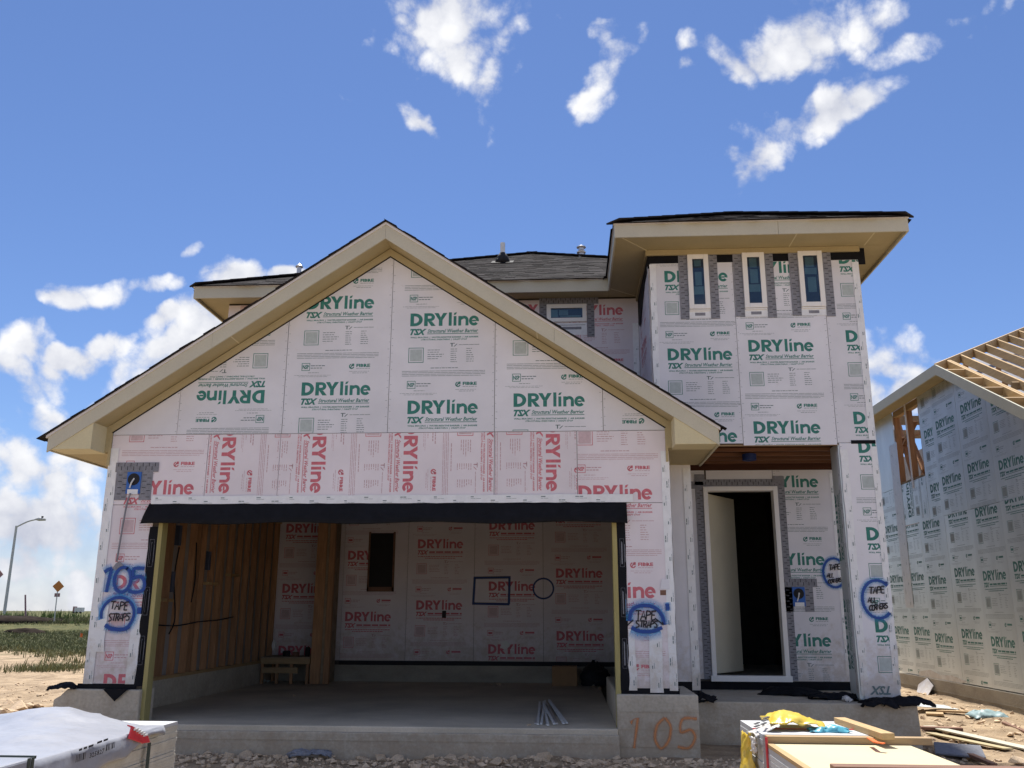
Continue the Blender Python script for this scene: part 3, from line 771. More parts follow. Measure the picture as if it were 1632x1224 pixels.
# ---- garage back wall (pink, in the dark) with its black strip
ga = [onY(550, 990, 6.0), onY(666, 874, 6.0), onY(778, 1042, 6.0), onY(887, 1021, 6.0)]
xs = [1.30, 2.44, 3.62, 4.82, 6.28]
for k in range(4):
    sheath(H, PB, rc(xs[k], -.03, xs[k+1], 2.35), 'red', [(ga[k][0], ga[k][2], 0, 2, 2)], tpl=TPLC)
g0 = onY(450, 945, 6.0)
sheath(H, PB, rc(.10, -.03, 1.30, 2.35), 'red', [(g0[0], g0[2], 0, 2, 2)], tpl=TPLC)
mb = MB(); mb.box(1.3, 6.28, 5.965, 6.0, -.10, -.035); part('base_membrane', mb, M['black'])
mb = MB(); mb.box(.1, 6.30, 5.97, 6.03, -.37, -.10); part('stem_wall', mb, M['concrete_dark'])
# opening in the back wall, darkness painted as a black panel, with pine lining
a, b = onY(592, 850, 6.0), onY(625, 943, 6.0)
mb = MB().box(a[0], b[0], 5.965, 5.985, b[2]+.08, a[2]); op = part('wall_opening', mb, M['black'])
mb = MB().box(a[0]-.03, a[0], 5.95, 5.99, b[2], a[2]+.02); part('lining', mb, M['wood_brown'], op)
mb = MB().box(b[0], b[0]+.03, 5.95, 5.99, b[2], a[2]+.02); part('lining', mb, M['wood_brown'], op)
mb = MB().box(a[0]-.03, b[0]+.03, 5.95, 5.985, b[2], b[2]+.08); part('lining', mb, M['wood_brown'], op)
a, b = onY(755, 921, 6.0), onY(812, 963, 6.0)
sq = [[(a[0], a[2]), (b[0]+.02, a[2]+.01)], [(b[0], a[2]), (b[0]-.01, b[2])], [(b[0], b[2]), (a[0]-.02, b[2]+.01)], [(a[0], b[2]), (a[0]+.02, a[2])]]
c = onY(866, 938, 6.0)
ci = [(c[0]+.175*cos(t), c[2]+.17*sin(t)) for t in np.linspace(0, 2*pi, 26)]
paint('spray_mark', [(s, .05) for s in sq]+[(ci, .035)], PB, .02, M['spray_navy'], H, .05)
c = onY(708, 979, 6.0); mb = MB().box(c[0]-.035, c[0]+.035, 5.975, 5.99, c[2]-.06, c[2]+.06); part('cut_hole', mb, M['black'])
c = onY(805, 1028, 6.0); mb = MB(); mb.tube([(c[0], 5.93, c[2]), (c[0], 5.985, c[2])], .07, 16); part('hose_cap', mb, M['pvc'])

# ---- garage studs and plates
for i in range(17):
    y = .16 + i*.355 + random.uniform(-.015, .015)
    mb = MB().box(.058, .145, y, y+.04, -.012, 2.30); part('stud', mb, M['wood'])
for y in (1.02, 2.45, 3.3):
    mb = MB().box(.058, .145, y, y+.04, -.012, 2.30); part('stud', mb, M['wood'])
mb = MB().box(.057, .147, .12, 5.96, -.05, -.012); part('sill_plate', mb, M['wood_y'])
mb = MB().box(.057, .147, .12, 5.96, 2.30, 2.35); part('top_plate', mb, M['wood_y'])
for (y0, z) in ((1.46, .9), (2.87, 1.15), (3.68, 1.3)):
    mb = MB().box(.06, .143, y0, y0+.36, z, z+.04); part('blocking', mb, M['wood_y'])
for (x, y) in ((1.10, 5.2), (1.16, 5.55), (1.10, 5.8), (1.24, 5.2), (1.02, 5.22)):
    mb = MB().box(x, x+.09, y, y+.04, -.36, 2.35); part('stud', mb, M['wood'])
mb = MB().box(1.195, 1.235, 5.205, 5.95, -.36, 2.33); part('partition_board', mb, M['osb'])
wires = [[(.16, .9, 1.9), (.155, 1.2, 1.5), (.16, 1.15, 1.0), (.155, .85, .55)], [(.155, 1.75, 1.6), (.15, 1.7, 1.2), (.155, 1.82, .7), (.15, 1.7, .5)],
         [(.15, 1.25, .62), (.152, 1.9, .6), (.15, 2.6, .64), (.152, 3.3, .66), (.15, 3.9, .70)], [(.15, 2.3, 1.7), (.155, 2.35, 1.2), (.15, 2.3, .9)]]
for wv in wires:
    mb = MB(); mb.tube(smooth_path(wv, 6), .009, 6); part('cable', mb, M['black'], smooth=True)
for (y, z) in ((1.70, 1.62), (1.62, 1.02), (2.75, 1.35)):
    mb = MB().box(.10, .17, y, y+.07, z, z+.26); part('switch_box', mb, M['film_blue'], bevel=.006)

# ---- garage opening: bucks, black wraps, flap, header tape
mb = MB().box(.672, .722, -.02, .12, -.372, 1.93); part('door_buck', mb, M['wood_treated'], bevel=.004)
mb = MB().box(5.742, 5.795, -.02, .12, -.372, 1.93); part('door_buck', mb, M['wood_treated'], bevel=.004)
mb = MB().box(.672, 5.795, -.018, .12, 1.86, 1.928); part('door_buck', mb, M['wood_x'])
def wrap_strip(u0, u1, v0, v1, lean):
    mb = MB(); n = 14; P = []
    for i in range(n+1):
        t = i/n; v = v0+(v1-v0)*t; l = lean*(1-t)**2
        P.append([P0.p(u0+random.uniform(-.006, .006)+l*.3, v, .017+random.uniform(0, .004)), P0.p((u0+u1)/2, v, .024+random.uniform(0, .006)+l*.2), P0.p(u1+random.uniform(-.004, .004), v, .016)])
    vs = [q for r in P for q in r]; fs = []
    for i in range(n):
        for k in range(2): fs.append((i*3+k, i*3+k+1, i*3+k+4, i*3+k+3))
    mb.add(vs, fs); o = part('jamb_membrane', mb, M['membrane'], smooth=True)
    T = []; rs = random.Random(int(u0*100)); v = v0+.22
    while v < v1-.2:
        x0 = u0+.025; x1 = u1-.02
        T += [frame2(x0, v, x1, v+.30, .002), rect2(x0+.02, v+.03, x0+.028, v+.26), rect2(x0+.05, v+.05, x0+.056, v+.24), rect2(x1-.03, v+.03, x1-.024, v+.27)]
        v += .52
    T = np.concatenate(T); flat_mesh('printed_lettering', T, np.zeros(len(T), int), P0, .034, [M['tape_grey']], o)
wrap_strip(.575, .672, -.0, 1.70, 0.0)
wrap_strip(5.795, 5.885, .0, 1.74, 0.0)
mb = MB(); n = 40; vs = []; fs = []
q0, q1 = .545, 5.905
for i in range(n+1):
    t = i/n; x = q0+(q1-q0)*t; wv = .006*sin(9*t*pi)+.004*sin(23*t*pi); fl_ = .03*max(0, 1-t*9)
    for k, (dy, z) in enumerate(((.022, 1.965), (.034, 1.93), (.065, 1.87), (.095, 1.80), (.115, 1.735), (.108, 1.728))):
        vs.append((x-(.05*k/5*max(0, 1-t*14)), -(dy+wv*k/4), z+(.012*sin(7*t*pi+1))*k/5-fl_*(k > 3)*.3))
for i in range(n):
    for k in range(5): fs.append((i*6+k, i*6+k+1, i*6+k+7, i*6+k+6))
mb.add(vs, fs); fo = part('membrane_flap', mb, M['membrane'], smooth=True)
so_ = fo.modifiers.new('thick', 'SOLIDIFY'); so_.thickness = .003
tape(H, P0, .56, 1.955, 5.98, 2.045, .026, 'header_tape')
# ---- corner tapes
tape(H, P0, .005, .02, .115, 2.60, .016, 'corner_tape')
tape(H, Plane((0, 0, 0), (0, -1, 0), (0, 0, 1)), -.11, .02, 0.0, 2.60, .004, 'corner_tape')
tape(H, P0, 6.30, 0, 6.385, 2.52, .016, 'corner_tape')
tape(H, P0, 6.10, -.02, 6.235, .68, .019, 'patch_tape', wave=.006)
tape(H, P0, .48, .02, .60, .75, .019, 'patch_tape', wave=.006)
tape(H, P0, .03, .35, .20, .85, .0195, 'patch_tape', wave=.008)
tape(H, P0, 5.885, .0, 5.96, .62, .019, 'patch_tape', wave=.01)
tape(H, PT, 6.675, -.08, 6.765, 2.5, .016, 'corner_tape', wave=.004)
tape(H, PT, XT0+.004, 2.83, XT0+.085, 5.17, .016, 'corner_tape')
tape(H, side_t, -YT-.10, 2.83, -YT-.012, 5.17, .016, 'corner_tape')
tape(H, PM, XT0-.10, 2.9, XT0-.02, 4.95, .016, 'corner_tape', wave=.006)
tape(H, PT, XT1-.085, 2.83, XT1, 5.15, .016, 'corner_tape')
tape(H, PT, XT1-.075, -.05, XT1+.002, 2.75, .018, 'corner_tape', wave=.004)
tape(H, PT, 8.578, -.12, 8.665, 2.72, .018, 'corner_tape', wave=.005)
tape(H, PD, 8.86, .0, 8.94, 2.65, .016, 'corner_tape', wave=.005)
tape(H, side_col, -YT-.09, -.1, -YT-.014, 2.7, .016, 'corner_tape', wave=.005)

# ---- black strips under the tower eave and along sills
mb = MB().box(XT0-.02, XT1+.09, YT-.007, YT+.001, 5.12, 5.34); part('eave_membrane', mb, M['membrane'])
mb = MB(); mb.prism([(XT0-.016, YM-.1, 5.34), (XT0-.016, YT-.012, 5.34), (XT0-.016, YT-.012, 5.13), (XT0-.017, YT+.5, 5.10), (XT0-.02, YM-.9, 4.98), (XT0-.03, YM-.45, 4.75), (XT0-.03, YM-.2, 4.88)], (-1, 0, 0), .004); part('eave_membrane', mb, M['membrane'])
mb = MB().box(6.80, 8.93, YD-.016, YD-.002, -.185, -.085); part('sill_membrane', mb, M['membrane'])
mb = MB().box(6.30, 6.77, YT-.012, YT+.01, -.10, .012); part('sill_membrane', mb, M['membrane'])
mb = MB().box(-.05, .60, -.016, 0.0, -.03, .022); mb.box(5.8, 6.40, -.016, 0, -.034, .022); part('sill_membrane', mb, M['membrane'])

mb = MB().box(8.72, XT1-.01, YT-.016, YT-.0125, 2.785, 2.83); part('eave_membrane', mb, M['membrane'])
# ---- porch ceiling joists
for k, y in enumerate((1.19, 1.55, 1.90, 2.22, 2.50)):
    mb = MB().box(6.78, XT1-.02, y+.018, y+.034, 2.83, 3.0); j = part('joist', mb, M['lvl'])
    mb = MB().box(6.78, XT1-.02, y, y+.052, 2.785, 2.828); part('flange', mb, M['lvl_flange'], j)
    mb = MB().box(6.78, XT1-.02, y, y+.052, 3.002, 3.038); part('flange', mb, M['lvl_flange'], j)
mb = MB().box(6.40, XT1-.02, YD-.055, YD-.012, 2.70, 3.0); part('ledger', mb, M['lvl'])
mb = MB().box(6.40, XT1, YT+.002, YT+.045, 2.775, 2.80); part('bottom_plate', mb, M['wood_x'])
c = onY(1194, 728, 1.75); mb = MB(); mb.tube([(c[0], 1.75, 2.782), (c[0], 1.75, 2.70)], .09, 18); part('ceiling_box', mb, M['navy'], bevel=.006)

# ---- windows
def window(pl, u0, v0, u1, v1, fw, kind):
    mb = MB(); o0, o1 = .045, .0
    for r in (rc(u0, v0, u0+fw, v1), rc(u1-fw, v0, u1, v1), rc(u0+fw, v1-fw, u1-fw, v1), rc(u0+fw, v0, u1-fw, v0+fw)): mb.prism(pl.pts(r, o0), pl.n, .044)
    f = part('window', mb, M['frame_white'], bevel=.004)
    mb = MB(); mb.prism(pl.pts(rc(u0+fw, v0+fw, u1-fw, v1-fw), .034), pl.n, .004); part('pane', mb, M['glass'], f)
    iw = (u1-u0-2*fw); ih = (v1-v0-2*fw); iu, iv = u0+fw, v0+fw
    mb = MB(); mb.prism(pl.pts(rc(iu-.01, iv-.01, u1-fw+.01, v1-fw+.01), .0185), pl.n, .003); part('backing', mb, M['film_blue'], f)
    sky_view_rects = {0: [(.18, .84, .78, .98), (.2, .42, .8, .72), (.06, .22, .94, .40)], 1: [(.18, .78, .78, .98), (.2, .44, .82, .74), (.04, .25, .96, .41)], 2: [(.16, .76, .76, .97), (.08, .60, .92, .74), (.24, .22, .82, .54)], 3: [(.0, .1, .22, .85), (.26, .3, .55, .82), (.3, .12, .95, .26)]}[kind]
    for (a, b, c, d) in sky_view_rects:
        mb = MB(); mb.prism(pl.pts(rc(iu+a*iw, iv+b*ih, iu+c*iw, iv+d*ih), .0235), pl.n, .004); part('film_sheet', mb, M['film'], f)  # pale panels painted as sky showing through the glass
    return f
FLO = TH+.006
for k, (x0, y0, x1, y1) in enumerate(((1094.3, 407.5, 1131.5, 493.5), (1181, 404.5, 1221, 491.5), (1269.5, 402, 1313.5, 489.5))):
    a, b = onY(x0, y0, YT), onY(x1, y1, YT); u0, u1, v0, v1 = a[0], (b[0]+onY(x1-3.5, y0, YT)[0])/2, b[2], a[2]
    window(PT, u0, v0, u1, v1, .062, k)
    flashing(H, PT, u0-.115, v0-.13+(.0, .02, .02)[k], u0-.004, v1+.035, FLO)
    flashing(H, PT, u1+.004, v0-.13, u1+.115, v1+.035, FLO)
    flashing(H, PT, u0-.10-.13*(k == 2), v1+.003, u1+.16, v1+.05, FLO+.003)
    mb = MB(); mb.prism(PT.pts(rc(u0+.0, v0-.115, u1-.0, v0-.02), FLO), PT.n, .002); sp_ = part('sill_flange', mb, M['tape_white'])
    T = rect2((u0+u1)/2-.065, v0-.085, (u0+u1)/2+.065, v0-.045); flat_mesh('printed_label', T, np.zeros(2, int), PT, FLO+.001, [M['tape_grey']], sp_)
    mb = MB(); mb.prism(PT.pts(rc(u0+.004, v0-.022, u1-.004, v0-.006), .034), PT.n, .03); part('sill_nose', mb, M['frame_white'], sp_)
a, b = onY(871.3, 486.5, YM), onY(935, 513.5, YM)
u0, u1, v0, v1 = a[0], b[0], b[2], a[2]
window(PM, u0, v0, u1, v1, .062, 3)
flashing(H, PM, u0-.11, v0-.05, u0-.004, v1+.10, FLO); flashing(H, PM, u1+.004, v0-.235, u1+.115, v1+.10, FLO); flashing(H, PM, u0-.11, v1+.004, u1+.18, v1+.105, FLO+.003)
mb = MB(); mb.prism(PM.pts(rc(u0, v0-.20, u1, v0-.015), FLO), PM.n, .002); sp_ = part('sill_flange', mb, M['tape_white'])
T = np.concatenate([rect2(u0+.05, v0-.115, u1-.08, v0-.075), rect2(u0+.02, v0-.05, u1-.02, v0-.042)]); flat_mesh('printed_label', T, np.zeros(len(T), int), PM, FLO+.001, [M['tape_grey']], sp_)

# ---- front door
dx0, dx1, dz1 = 7.13, 8.14, 2.475
mb = MB(); fw = .062
for r in (rc(dx0, -.075, dx0+fw, dz1), rc(dx1-fw, -.075, dx1, dz1), rc(dx0+fw, dz1-fw, dx1-fw, dz1)): mb.prism(PD.pts(r, .04), PD.n, .16)
df = part('door_frame', mb, M['frame_white'], bevel=.005)
mb = MB().box(dx0-.02, dx1+.02, YD-.06, YD+.12, -.085, -.012); part('door_sill', mb, M['frame_white'], df, bevel=.004)
hx, hy = dx0+fw+.008, YD+.13
ln = .86
def _px(q): d = np.array(q)-CAM; z = d@_w; return 816+FPX*(d@_rt)/z
ang = min(np.linspace(.4, 1.5, 221), key=lambda t: abs(_px((hx+ln*cos(t), hy+ln*sin(t), .0))-1185))
ex_, ey_ = hx+ln*cos(ang), hy+ln*sin(ang); nx_, ny_ = -sin(ang), cos(ang)
mb = MB(); mb.add([(hx, hy, .0), (ex_, ey_, .0), (ex_+nx_*.045, ey_+ny_*.045, .0), (hx+nx_*.045, hy+ny_*.045, .0), (hx, hy, 2.40), (ex_, ey_, 2.40), (ex_+nx_*.045, ey_+ny_*.045, 2.40), (hx+nx_*.045, hy+ny_*.045, 2.40)],
       [(0, 3, 2, 1), (4, 5, 6, 7), (0, 1, 5, 4), (1, 2, 6, 5), (2, 3, 7, 6), (3, 0, 4, 7)]); dl = part('door', mb, M['door'], bevel=.004)
for z in (.25, 1.15, 2.1):
    mb = MB().box(dx0+fw+.001, dx0+fw+.016, YD+.10, YD+.128, z, z+.10); part('hinge', mb, M['black'], dl)
flashing(H, PD, dx0-.105, -.06, dx0-.004, dz1+.11, FLO); flashing(H, PD, dx1+.004, -.07, dx1+.10, dz1+.10, FLO); flashing(H, PD, dx0-.10, dz1+.004, dx1+.09, dz1+.10, FLO+.003)
for (a, b, c, d) in ((dx0-.17, dz1-.03, dx0+.01, dz1+.07), (dx0-.11, dz1+.02, dx0+.03, dz1+.17), (dx1-.05, dz1+.03, dx1+.10, dz1+.14)):
    mb = MB(); mb.prism(PD.pts(rc(a, b, c, d), FLO+.007), PD.n, .002); part('flashing_patch', mb, M['tape_grey'])
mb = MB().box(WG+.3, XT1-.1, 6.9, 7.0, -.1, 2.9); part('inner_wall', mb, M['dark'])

# ---- electrical boxes with cables
def wall_box(pl, u, v, w, h, s0, extra):
    mb = MB(); mb.prism(pl.pts(rc(u-w/2, v-h/2, u+w/2, v+h/2), .03), pl.n, .02); b = part('wall_box', mb, M['blue'], bevel=.004)
    mb = MB(); c = [pl.p(u+.42*w*cos(t), v+.04+.42*w*sin(t), .034) for t in np.linspace(0, 2*pi, 20)[:-1]]; mb.prism(c, pl.n, .004); part('hole', mb, M['black'], b)
    mb = MB(); mb.tube([pl.p(u+.005, v+.05, .032), pl.p(u-.01, v+.0, .055), pl.p(u-.03, v-.06, .045)], .009, 8); part('cable_end', mb, M['pvc'], b)
    mb = MB(); mb.prism(pl.pts(rc(u-w*.36, v-h*.52, u+w*.38, v-h*.30), .034), pl.n, .004); part('label_sticker', mb, M['tape_white'], b)
    flashing(H, pl, u-w/2-s0, v-h*.78, u-w/2+.01, v+h/2+.02, FLO); flashing(H, pl, u+w/2-.01, v-h*.78, u+w/2+s0, v+h/2+.02, FLO); flashing(H, pl, u-w/2-s0-.02, v+h/2, u+w/2+s0+.06, v+h/2+.11, FLO+.003)
c = onY(214.5, 770, 0); wall_box(P0, c[0], c[2], .165, .25, .13, 0)
c = onY(1272.5, 951, YD); wall_box(PD, c[0], c[2], .165, .25, .11, 0)
path = [onY(x, y, -.05) for x, y in ((208, 786), (203, 800), (197, 830), (191, 865), (186, 895))]
mb = MB(); mb.tube(smooth_path(path, 4), .010, 6); part('cable', mb, M['tape_grey'], smooth=True)
c = onY(188, 903, 0); mb = MB(); mb.prism(P0.pts([(c[0]-.06, c[2]-.03), (c[0]+.06, c[2]-.05), (c[0]+.09, c[2]+.0), (c[0]+.02, c[2]+.06), (c[0]-.02, c[2]+.03)], .022), P0.n, .003); part('flashing_patch', mb, M['tape_grey'])
# knocked-out notch in the right pier
c = onY(1059.5, 944, 0); mb = MB(); mb.prism(P0.pts(rc(c[0]-.05, c[2]-.03, c[0]+.055, c[2]+.022), .0135), P0.n, .001); part('cut_hole', mb, M['wood_brown'])
mb = MB(); mb.prism(P0.pts([(c[0]-.05, c[2]+.03), (c[0]+.055, c[2]+.03), (c[0]+.045, c[2]+.13), (c[0]-.03, c[2]+.14)], .022), P0.n, .003); part('loose_facing', mb, M['sheath'])

# ---- spray paint and marker writing on the sheathing
def arc(cx, cy, rx, ry, a0, a1, n=24): return [(cx+rx*cos(R_(t)), cy+ry*sin(R_(t))) for t in np.linspace(a0, a1, n)]
def at(x, y, Y): q = onY(x, y, Y); return (q[0], q[2])
SO = .021
blu, halo, mk = [], [], []
# "105" on the left pier
one = [[at(169, 912, 0), at(181, 905, 0), at(171, 944, 0)]]
one = [smooth_path([at(168, 912, 0), at(174, 908, 0), at(180, 906, 0)], 5), smooth_path([at(180, 906, 0), at(175, 925, 0), at(171, 944, 0)], 5)]
zero = arc(*at(197, 924, 0), .095, .135, 60, 430)
five = [smooth_path([at(232, 906, 0), at(215, 907, 0), at(214, 921, 0)], 5), smooth_path([at(213, 922, 0), at(226, 919, 0), at(232, 929, 0), at(229, 941, 0), at(216, 944, 0), at(206, 941, 0)], 5)]
blu += [(s, .042) for s in one] + [(zero, .042)] + [(s, .042) for s in five]
halo += [(s, .15) for s in one+[zero]+five]
blu += [(arc(*at(189, 979, 0), .185, .18, -40, 195), .038), (smooth_path([at(169, 996, 0), at(180, 1002, 0), at(198, 1003, 0), at(208, 998, 0)], 5), .05)]
halo += [(arc(*at(189, 978, 0), .20, .19, -60, 200), .14), (smooth_path([at(169, 998, 0), at(185, 1004, 0), at(204, 1002, 0)], 5), .12)]
blu.append(([at(224, 968, 0), at(223, 978, 0)], .06))
mk += handwriting('TAPE', *at(177, 971, 0), .085, .62, -.03, rs=random.Random(4)); mk += handwriting('STRAPS', *at(174, 990, 0), .078, .52, 0.02, rs=random.Random(5))
# right pier
mkL = mk; mk = []
blu += [(smooth_path([at(1003, 990, 0), at(1006, 974, 0), at(1018, 966, 0), at(1036, 966, 0), at(1048, 972, 0), at(1056, 984, 0), at(1058, 996, 0)], 5), .042), (smooth_path([at(1006, 1000, 0), at(1020, 1006, 0), at(1040, 1006, 0), at(1055, 1000, 0)], 5), .045)]
halo += [(smooth_path([at(1003, 990, 0), at(1008, 972, 0), at(1030, 964, 0), at(1052, 974, 0), at(1058, 996, 0)], 5), .18), (smooth_path([at(1006, 1002, 0), at(1025, 1009, 0), at(1052, 1004, 0)], 5), .2), ([at(997, 955, 0), at(994, 985, 0)], .06)]
blu.append(([at(1063, 962, 0), at(1064, 972, 0)], .05)); halo.append(([at(1063, 960, 0), at(1064, 974, 0)], .1))
mk += handwriting('TAPE', *at(1012, 988, 0), .092, .60, .0, rs=random.Random(8)); mk += handwriting('STRAPS', *at(1013, 1000, 0), .068, .56, 0.0, rs=random.Random(9))
mk.append([at(1043, 985, 0), at(1057, 996, 0), at(1055, 991, 0)]); mk.append([at(1009, 988, 0), at(1000, 996, 0)])
nb_ = len(one)+1+len(five)
for (hh, bb) in ((halo[:nb_], blu[:nb_]), (halo[nb_:nb_+2], blu[nb_:nb_+3]), (halo[nb_+2:nb_+5], blu[nb_+3:nb_+5]), (halo[nb_+5:], blu[nb_+5:])):
    paint('spray_mist', hh, P0, SO, M['spray_halo'], H, .1); paint('spray_mark', bb, P0, SO+.004, M['spray_blue'], H, .05)
paint('marker_writing', mkL, P0, SO+.010, M['marker'], H, .0145); paint('marker_writing', mk, P0, SO+.010, M['marker'], H, .0145)
# door wall and column
c = at(1329, 913, YD); ring = arc(*c, .145, .19, 35, 335)
paint('spray_mist', [(ring, .10)], PD, SO, M['spray_halo'], H, .1); paint('spray_mark', [(ring, .03)], PD, SO+.003, M['spray_blue'], H, .035)
mk = handwriting('TAPE', *at(1320, 909, YD), .07, .55, .06, rs=random.Random(2)) + handwriting('ALL', *at(1317, 920.5, YD), .055, .56, .02, rs=random.Random(3)) + handwriting('CORNERS', *at(1319, 930, YD), .05, .50, .08, rs=random.Random(14))
paint('marker_writing', mk, PD, SO+.006, M['marker'], H, .0145)
c = at(1398, 955, YT); ring = arc(*c, .175, .215, 45, 315)
paint('spray_mist', [(ring, .13)], PT, SO, M['spray_halo'], H, .1); paint('spray_mark', [(ring, .034)], PT, SO+.003, M['spray_blue'], H, .04)
mk = handwriting('TAPE', *at(1384, 947, YT), .078, .58, .06, rs=random.Random(12)) + handwriting('ALL', *at(1382, 960.5, YT), .06, .58, .0, rs=random.Random(13)) + handwriting('CORNERS', *at(1384, 973, YT), .06, .50, .07, rs=random.Random(15))
paint('marker_writing', mk, PT, SO+.006, M['marker'], H, .0145)
paint('spray_mark', [([at(1411, 927, YT), at(1411, 930, YT)], .04)], PT, SO+.012, M['spray_navy'], H, .04)
# ================================================================== ROOFS
def roof_slope(parent, eave0, along, up, poly, name='roof_slope', tabs=True, lift=.0, seed=1):
    """deck of one roof slope, covered by overlapping shingle tabs; poly in (along, up) metres"""
    pl = Plane(eave0, along, up); 
    mb = MB(); mb.prism(pl.pts(poly, 0), pl.n, .010)
    o = mb.build(name, M['shingle'], parent)
    if not tabs: return o
    P = np.array(poly, float); ar = np.sum(P[:, 0]*np.roll(P[:, 1], -1)-np.roll(P[:, 0], -1)*P[:, 1])
    if ar < 0: P = P[::-1]
    def inside(u, v, tol=-.01):
        for i in range(len(P)):
            a, b = P[i], P[(i+1) % len(P)]
            if (b[0]-a[0])*(v-a[1])-(b[1]-a[1])*(u-a[0]) < tol*np.linalg.norm(b-a): return False
        return True
    rs = random.Random(seed); mb = MB(); u0, u1 = P[:, 0].min(), P[:, 0].max(); v0, v1 = P[:, 1].min(), P[:, 1].max(); row = 0; v = v0-.02
    while v < v1:
        u = u0 - rs.uniform(0, .2)
        while u < u1:
            w = rs.uniform(.12, .30); drop = rs.choice((0, 0, .022, .03)); a, b = max(u, u0-.004), min(u+w-.004, u1+.004)
            if b-a > .03 and inside((a+b)/2, v+.07, .02) and inside(a+.01, v+.14, -.07) and inside(b-.01, v+.14, -.07):
                t = rs.uniform(.010, .013) if drop else rs.uniform(.006, .008); vb, vt = v-drop, v+.155
                q = [pl.p(a, vb, .002), pl.p(b, vb, .002), pl.p(b, vt, .001), pl.p(a, vt, .001), pl.p(a, vb, t), pl.p(b, vb, t), pl.p(b, vt, .004), pl.p(a, vt, .004)]
                mb.add(q, [(4, 5, 6, 7), (0, 1, 5, 4), (1, 2, 6, 5), (3, 0, 4, 7)])
            u += w
        v += .142; row += 1
    mb.build('shingles', M['shingle'], o, kind='stuff'); return o
def unit(a): a = np.array(a, float); return a/np.linalg.norm(a)
cosS = 1/math.sqrt(1+SL*SL)
# garage gable roof
hw = APX+.615; slen = hw/cosS
roof_slope(H, (APX-hw, 2.85, APZ-SL*hw), (0, -1, 0), unit((1, 0, SL)), [(0, 0), (2.85-YB+.035, 0), (2.85-YB+.035, slen), (0, slen)], seed=2)
x2 = 6.352
roof_slope(H, (x2, YB-.035, zs(x2)), (0, 1, 0), unit((-1, 0, SL)), [(0, 0), (2.85-YB+.035, 0), (2.85-YB+.035, (x2-APX)/cosS), (0, (x2-APX)/cosS)], seed=3)
xr = 6.925
roof_slope(H, (xr, YB-.035, zs(xr)), (0, 1, 0), unit((-1, 0, SL)), [(0, 0), (YT-YB+.02, 0), (YT-YB+.02, (xr-x2)/cosS), (0, (xr-x2)/cosS)], seed=4)
mb = MB()
for k in range(11):
    y = YB-.03+k*.29
    for s in (-1, 1): mb.prism([(APX, y, APZ+.010), (APX, y+.30, APZ+.008), (APX+s*.14, y+.30, APZ+.008-SL*.14), (APX+s*.14, y, APZ+.010-SL*.14)], unit((s*SL, 0, 1)), .008)
mb.build('ridge_caps', M['shingle'], H)
# barge boards, drip edges, frieze, raked soffit
for s in (-1, 1):
    xt = APX+s*(3.735 if s < 0 else 3.70)
    f = lambda x, d: (x, YB, zs(x)-d)
    segs = [APX, APX+s*1.95, xt]
    for a, b in zip(segs[:-1], segs[1:]):
        mb = MB(); mb.prism([f(a+s*.001, .036), f(b-s*.001, .036), f(b-s*.001, .215), f(a+s*.001, .215)], (0, -1, 0), .022); part('barge_board', mb, M['trim'])
    mb = MB(); mb.prism([(APX, YB-.012, zs(APX)-.008), (xt+s*.02, YB-.012, zs(xt+s*.02)-.008), (xt+s*.02, YB-.012, zs(xt+s*.02)-.042), (APX, YB-.012, zs(APX)-.042)], (0, -1, 0), .03); part('drip_edge', mb, M['drip'])
    xw = APX+s*3.19
    ss = [APX, APX+s*1.75, APX+s*3.27]
    for a, b in zip(ss[:-1], ss[1:]):
        q = [(a, YB+.022, zs(a)-.2), (b-s*.004, YB+.022, zs(b)-.2), (b-s*.004, 0, zs(b)-.2), (a, 0, zs(a)-.2)]
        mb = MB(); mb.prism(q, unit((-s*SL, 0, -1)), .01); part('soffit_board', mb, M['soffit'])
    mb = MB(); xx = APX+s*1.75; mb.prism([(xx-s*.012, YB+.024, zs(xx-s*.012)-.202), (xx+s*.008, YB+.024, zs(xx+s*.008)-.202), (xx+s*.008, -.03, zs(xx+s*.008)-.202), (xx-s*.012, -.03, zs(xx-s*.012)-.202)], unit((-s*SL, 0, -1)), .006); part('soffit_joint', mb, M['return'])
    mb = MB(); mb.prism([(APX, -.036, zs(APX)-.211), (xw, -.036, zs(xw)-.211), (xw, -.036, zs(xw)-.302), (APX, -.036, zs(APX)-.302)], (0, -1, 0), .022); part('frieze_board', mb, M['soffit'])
    mb = MB(); mb.prism([(APX, -.0185, zs(APX)-.29), (xw, -.0185, zs(xw)-.29), (xw, -.0185, zs(xw)-.317), (APX, -.0185, zs(APX)-.317)], (0, -1, 0), .004); part('seam_membrane', mb, M['membrane'])
    # boxed return
    xi = APX+s*(3.19+.045); zb = 2.536; xo = APX+s*(3.735-.012 if s < 0 else 3.70-.012)
    ztop = zs(xi)-.206
    mb = MB(); xz = [(xo, zb), (xi, zb), (xi, ztop), (xo, max(zs(xo)-.206, zb+.004))]
    mb.prism([(x, YB+.010, z) for x, z in xz], (0, -1, 0), .34); part('boxed_return', mb, M['return'], bevel=.003)
    y1 = YM if s < 0 else YT
    mb = MB().box(min(xi, xw)-.012, max(xi, xw)+.012, -.033, -.002, zb+.016, ztop+.02); part('frieze_board', mb, M['soffit'])
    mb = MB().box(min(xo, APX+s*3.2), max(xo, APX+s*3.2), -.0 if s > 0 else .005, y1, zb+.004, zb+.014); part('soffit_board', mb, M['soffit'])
    mb = MB().box(min(xo, xo+s*.022), max(xo, xo+s*.022), YB+.024, y1, zb-.012, zs(xo)-.03); part('fascia_board', mb, M['trim'])
    mb = MB().box(min(xw, xw-s*.02)-.004, max(xw, xw-s*.02)+.004, -.034, -.014, 2.40, zs(xw)-.30); part('corner_board', mb, M['soffit'])
